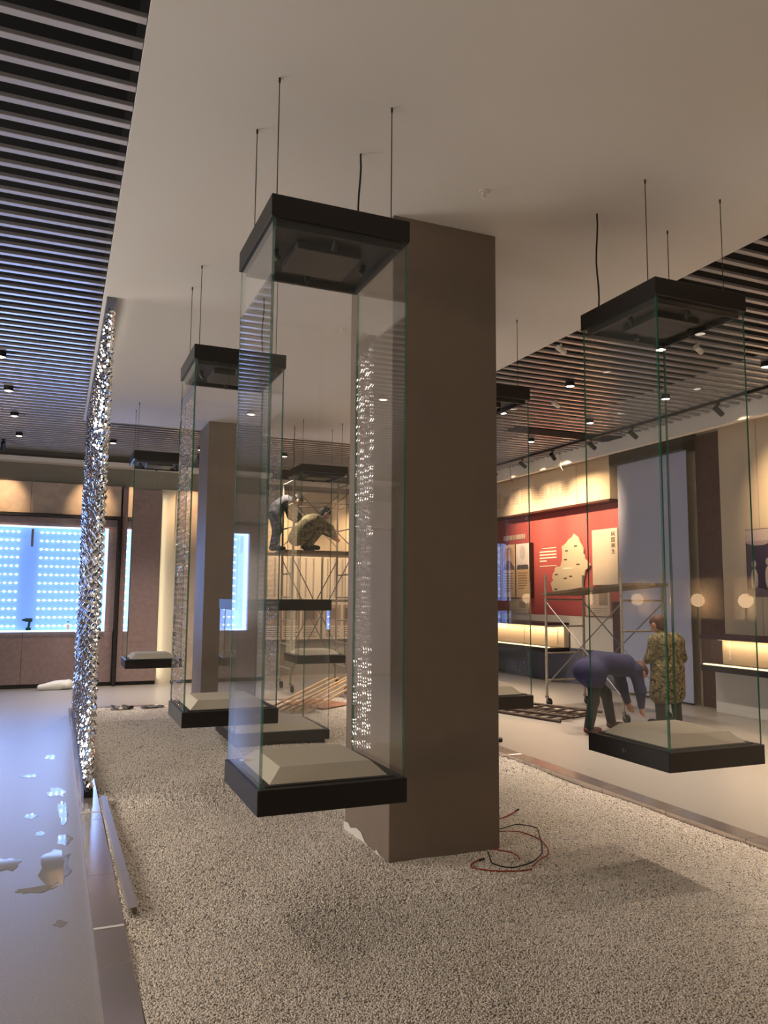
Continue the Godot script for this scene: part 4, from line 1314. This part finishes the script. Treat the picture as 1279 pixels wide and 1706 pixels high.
func small_things():
	# cables beside the near pillar
	wire_on_gravel("black cable looping out from the near pillar's side over the gravel", [[3.89, 6.98, 0.03], [4.18, 7.0], [4.45, 7.07], [4.57, 6.95], [4.46, 6.70], [4.2, 6.28], [3.92, 6.06], [3.70, 6.0], [3.60, 6.12], [3.66, 6.28], [3.72, 6.42]], 0.004, M.black_wire)
	wire_on_gravel("brown cable running wide around the black loop on the gravel", [[3.89, 6.92, 0.02], [4.15, 6.93], [4.34, 6.85], [4.40, 6.62], [4.30, 6.32], [4.20, 6.20], [4.06, 6.09, 0.012], [3.90, 5.98]], 0.004, M.red_wire)
	wire_on_gravel("red cable with a black plug lying in front of the near pillar", [[3.86, 5.93], [3.76, 5.91], [3.60, 5.93], [3.48, 5.98], [3.38, 6.09], [3.44, 6.20], [3.56, 6.25]], 0.005, M.red_wire, true)
	wire_on_gravel("thin brown cable in a small loop at the near pillar's corner", [[3.78, 6.44, 0.01], [3.88, 6.40], [3.93, 6.30], [3.90, 6.17]], 0.004, M.red_wire)
	wire_on_gravel("short red cable end with a black plug above the loops", [[3.89, 7.20, 0.02], [4.2, 7.25], [4.45, 7.33], [4.66, 7.42, 0.02]], 0.005, M.red_wire, true)
	# steel channel left lying along the kerb
	var t := thing("steel_channel", "loose steel U-channel lying on the gravel along the kerb", "channel", p(0.63, -EYE + 0.03, 7.8))
	var o := t.position
	var m := MB.new()
	var a := p(0.625, -EYE + 0.10, 6.12) - o
	var b := p(0.60, -EYE + 0.10, 9.5) - o
	m.bar(a, b, 0.045, 0.004)
	m.bar(a + Vector3(-0.0225, -0.02, 0), b + Vector3(-0.0225, -0.02, 0), 0.003, 0.042)
	m.bar(a + Vector3(0.0225, -0.02, 0), b + Vector3(0.0225, -0.02, 0), 0.003, 0.042)
	put(m, "profile", M.steel, t)
	# pale strips painting the bright reflection at kerb plate joints
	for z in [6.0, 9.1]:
		t = thing("joint_glint", "painted pale strip for the glint at a joint of the walkway-side steel kerb", "glint", p(0.455, -EYE + 0.036, z), "painted joint glints on the steel kerb")
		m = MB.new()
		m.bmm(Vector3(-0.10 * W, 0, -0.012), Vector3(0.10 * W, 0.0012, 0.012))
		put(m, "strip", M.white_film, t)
	# sprinklers on the soffit
	for q in [[805, 318], [570, 547]]:
		var w: Vector3 = [p(3.33, SOF, 5.76), p(3.39, SOF, 9.65)][0 if q[0] == 805 else 1]
		t = thing("sprinkler", "small white sprinkler head on the plaster soffit", "sprinkler", w, "sprinklers on the soffit")
		m = MB.new()
		m.lathe(Vector3.ZERO, [[0.0, -0.006], [0.032, -0.006], [0.034, 0.0]], 16)
		put(m, "rose", M.white_paint, t)
		m = MB.new()
		m.tube([Vector3(0, -0.004, 0), Vector3(0, -0.045, 0)], 0.009, 8)
		m.lathe(Vector3(0, -0.05, 0), [[0.0, 0.0], [0.018, 0.0], [0.018, 0.004], [0.0, 0.005]], 12)
		put(m, "head", M.white_paint, t)
	# small white devices under the baffles
	for q in [[6.45, 9.0], [8.2, 8.2], [8.25, 11.7]]:
		t = thing("ceiling_camera", "small white camera under the dark baffle ceiling", "camera", p(q[0], SOF, q[1]), "white cameras under the baffles")
		m = MB.new()
		m.tube([Vector3.ZERO, Vector3(0, -0.05, 0)], 0.012, 8)
		put(m, "stem", M.white_paint, t)
		m = MB.new()
		m.tube([Vector3(-0.06, -0.05, 0.02), Vector3(0.06, -0.08, -0.02)], 0.028, 12)
		put(m, "barrel", M.white_paint, t)
	# loose wires hanging by the fascia
	for z in [15.9, 18.2]:
		t = thing("dangling_wire", "thin dark wire dangling from the ceiling edge before the mural", "wire", p(11.3, SOF, z), "wires dangling by the mural")
		m = MB.new()
		m.tube(smooth_path([Vector3.ZERO, Vector3(0.01, -0.14, 0), Vector3(0.0, -0.26, 0.02), Vector3(0.03, -0.36, 0.05)], 14), 0.005, 6)
		put(m, "cord", M.black_wire, t)
	# drill and bottle on the light box ledge
	t = thing("cordless_drill", "dark green cordless drill standing on the light box ledge", "drill", p(-0.58, -0.925, 21.42))
	m = MB.new()
	m.box(Vector3(0.0, 0.03, 0), Vector3(0.09, 0.055, 0.07), 0.008)
	put(m, "battery", M.tool_green, t)
	m = MB.new()
	m.tube([Vector3(0.0, 0.05, 0), Vector3(0.015, 0.165, 0)], [0.020, 0.023], 10)
	put(m, "grip", M.tool_green, t)
	m = MB.new()
	m.tube([Vector3(0.06, 0.195, 0), Vector3(0.055, 0.195, 0), Vector3(-0.04, 0.195, 0), Vector3(-0.07, 0.195, 0)], [0.022, 0.034, 0.036, 0.028], 14)
	put(m, "motor_housing", M.tool_green, t)
	m = MB.new()
	m.tube([Vector3(-0.07, 0.195, 0), Vector3(-0.115, 0.195, 0)], [0.024, 0.014], 12)
	put(m, "chuck", M.black_plastic, t)
	t = thing("spray_bottle", "small white bottle on the light box ledge beside the drill", "bottle", p(0.33, -0.922, 21.43))
	m = MB.new()
	m.lathe(Vector3.ZERO, [[0.0, 0.0], [0.034, 0.0], [0.036, 0.01], [0.036, 0.10], [0.014, 0.13], [0.014, 0.145]], 16)
	put(m, "flask", M.white_film, t)
	m = MB.new()
	m.lathe(Vector3(0, 0.145, 0), [[0.016, 0.0], [0.016, 0.02], [0.0, 0.022]], 12)
	put(m, "stopper", M.tool_green, t)
	# white sack by the back wall
	t = thing("sack", "crumpled white sack on the floor against the mauve cladding", "sack", p(0.08, -EYE, 21.0))
	m = MB.new()
	m.blob([[v(-0.24, 0.055, 0.05), v(0.05, 0.075, 0), 0.05, 0.085], [v(0.0, 0.07, 0), v(0.24, 0.09, -0.05), 0.08, 0.085], [v(0.2, 0.07, 0.02), v(0.27, 0.06, -0.08), 0.06, 0.055], [v(-0.1, 0.1, 0.0), v(0.12, 0.13, -0.03), 0.03, 0.035]], 0.012, 0.03)
	put(m, "bag", M.white_film, t)
	# timber and plywood near the tall scaffold
	t = thing("plywood_sheet", "reddish plywood sheet lying on the gravel under the loose battens", "board", p(5.25, -EYE + 0.055, 16.15))
	m = MB.new()
	m.box(Vector3(0, 0.006, 0), Vector3(0.7, 0.012, 0.9), 0.002, Basis(Vector3.UP, 0.5))
	put(m, "sheet", M.plywood, t)
	t = thing("plywood_stack", "low stack of plywood offcuts propping the loose battens", "board", p(6.9, -EYE, 17.85))
	for i in 4:
		m = MB.new()
		m.box(Vector3(0, 0.025 + i * 0.05, 0), Vector3(0.55 - i * 0.03, 0.046, 0.4), 0.002, Basis(Vector3.UP, 0.2 * i))
		put(m, "offcut", M.plywood, t)
	for i in 6:
		var A := p(3.95 + i * 0.13, -EYE + 0.085, 15.45 - i * 0.11)
		var B := A + Vector3(2.0, 0.0, -2.25).normalized() * (2.35 + 0.12 * (i % 3)) + Vector3(0, 0.24, 0)
		t = thing("timber_batten", "raw timber batten lying aslant on the gravel near the tall scaffold", "batten", A, "raw timber battens")
		m = MB.new()
		m.bar(Vector3.ZERO, B - A, 0.035, 0.022)
		put(m, "stick", M.raw_timber, t)
	# dismantled scaffold frames on the floor
	for k in 2:
		t = thing("lying_frame", ["rusty ladder frame lying flat on the floor beneath another by the bending person", "rusty ladder frame lying on top of another by the bending person"][k], "frame", p(9.0 + 0.12 * k, -EYE + 0.03 + k * 0.06, 13.9))
		var bs := Basis(Vector3.UP, 0.28 + 0.12 * k)
		for s in [-1.0, 1.0]:
			m = MB.new()
			m.tube([bs * Vector3(s * 0.4, 0, -0.95), bs * Vector3(s * 0.4, 0, 0.95)], 0.022, 8)
			put(m, "stile", M.dark_rust, t)
		for i in 9:
			m = MB.new()
			m.tube([bs * Vector3(-0.4, 0, -0.85 + i * 0.21), bs * Vector3(0.4, 0, -0.85 + i * 0.21)], 0.014, 6)
			put(m, "rung", M.dark_rust, t)
	t = thing("pipe_end", "short black pipe on the floor behind the near pillar's edge", "pipe", p(6.72, -EYE + 0.035, 11.3))
	m = MB.new()
	m.tube([Vector3(-0.25, 0, -0.05), Vector3(0.06, 0, 0.02)], 0.032, 12)
	put(m, "tube", M.black_plastic, t)
	# torn dark film at the far end of the gravel
	for i in 3:
		t = thing("film_scrap", "crumpled dark plastic scrap on the gravel by the far kerb", "scrap", p(1.35 + i * 0.58, -EYE + 0.045, 16.85 - 0.12 * i), "plastic scraps by the far kerb")
		m = MB.new()
		var n := 6
		var hgt := func(i2: int, j2: int) -> Vector3:
			var rr := RandomNumberGenerator.new()
			rr.seed = 700 + i * 50 + i2 * 7 + j2
			return Vector3((i2 - 3) * 0.055 + rr.randf_range(-0.02, 0.02), rr.randf_range(0.0, 0.05), (j2 - 2) * 0.05 + rr.randf_range(-0.02, 0.02))
		for x in n:
			for z in 4: m.quad(hgt.call(x, z + 1), hgt.call(x + 1, z + 1), hgt.call(x + 1, z), hgt.call(x, z))
		put(m, "film", M.film_grey, t)
	# glossy wet patches where the floor film has peeled
	var pr := RandomNumberGenerator.new()
	pr.seed = 77
	for q in [[0.12, 7.55, 0.13, 0.55], [-0.28, 7.75, 0.13, 0.2], [0.2, 8.35, 0.07, 0.25], [0.18, 9.4, 0.06, 0.5], [-0.02, 7.05, 0.16, 0.09], [0.12, 10.3, 0.10, 0.3], [-0.12, 9.3, 0.07, 0.12], [0.15, 6.28, 0.05, 0.07], [-0.02, 8.6, 0.05, 0.1], [-0.2, 11.3, 0.12, 0.1], [0.05, 12.5, 0.1, 0.2]]:
		t = thing("wet_patch", "ragged glossy patch of peeled film on the walkway floor", "patch", p(q[0], -EYE, q[1]), "wet patches on the walkway")
		var pts := PackedVector2Array()
		for i in 22:
			var an := TAU * i / 22.0
			var rr := pr.randf_range(0.55, 1.15)
			pts.append(Vector2(cos(an) * q[2] * W * rr, sin(an) * q[3] * W * rr))
		m = MB.new()
		m.slab(Vector3(0, 0.0004, 0), Vector3.RIGHT, Vector3(0, 0, -1), pts, 0.0012)
		put(m, "film", M.wet_film, t)
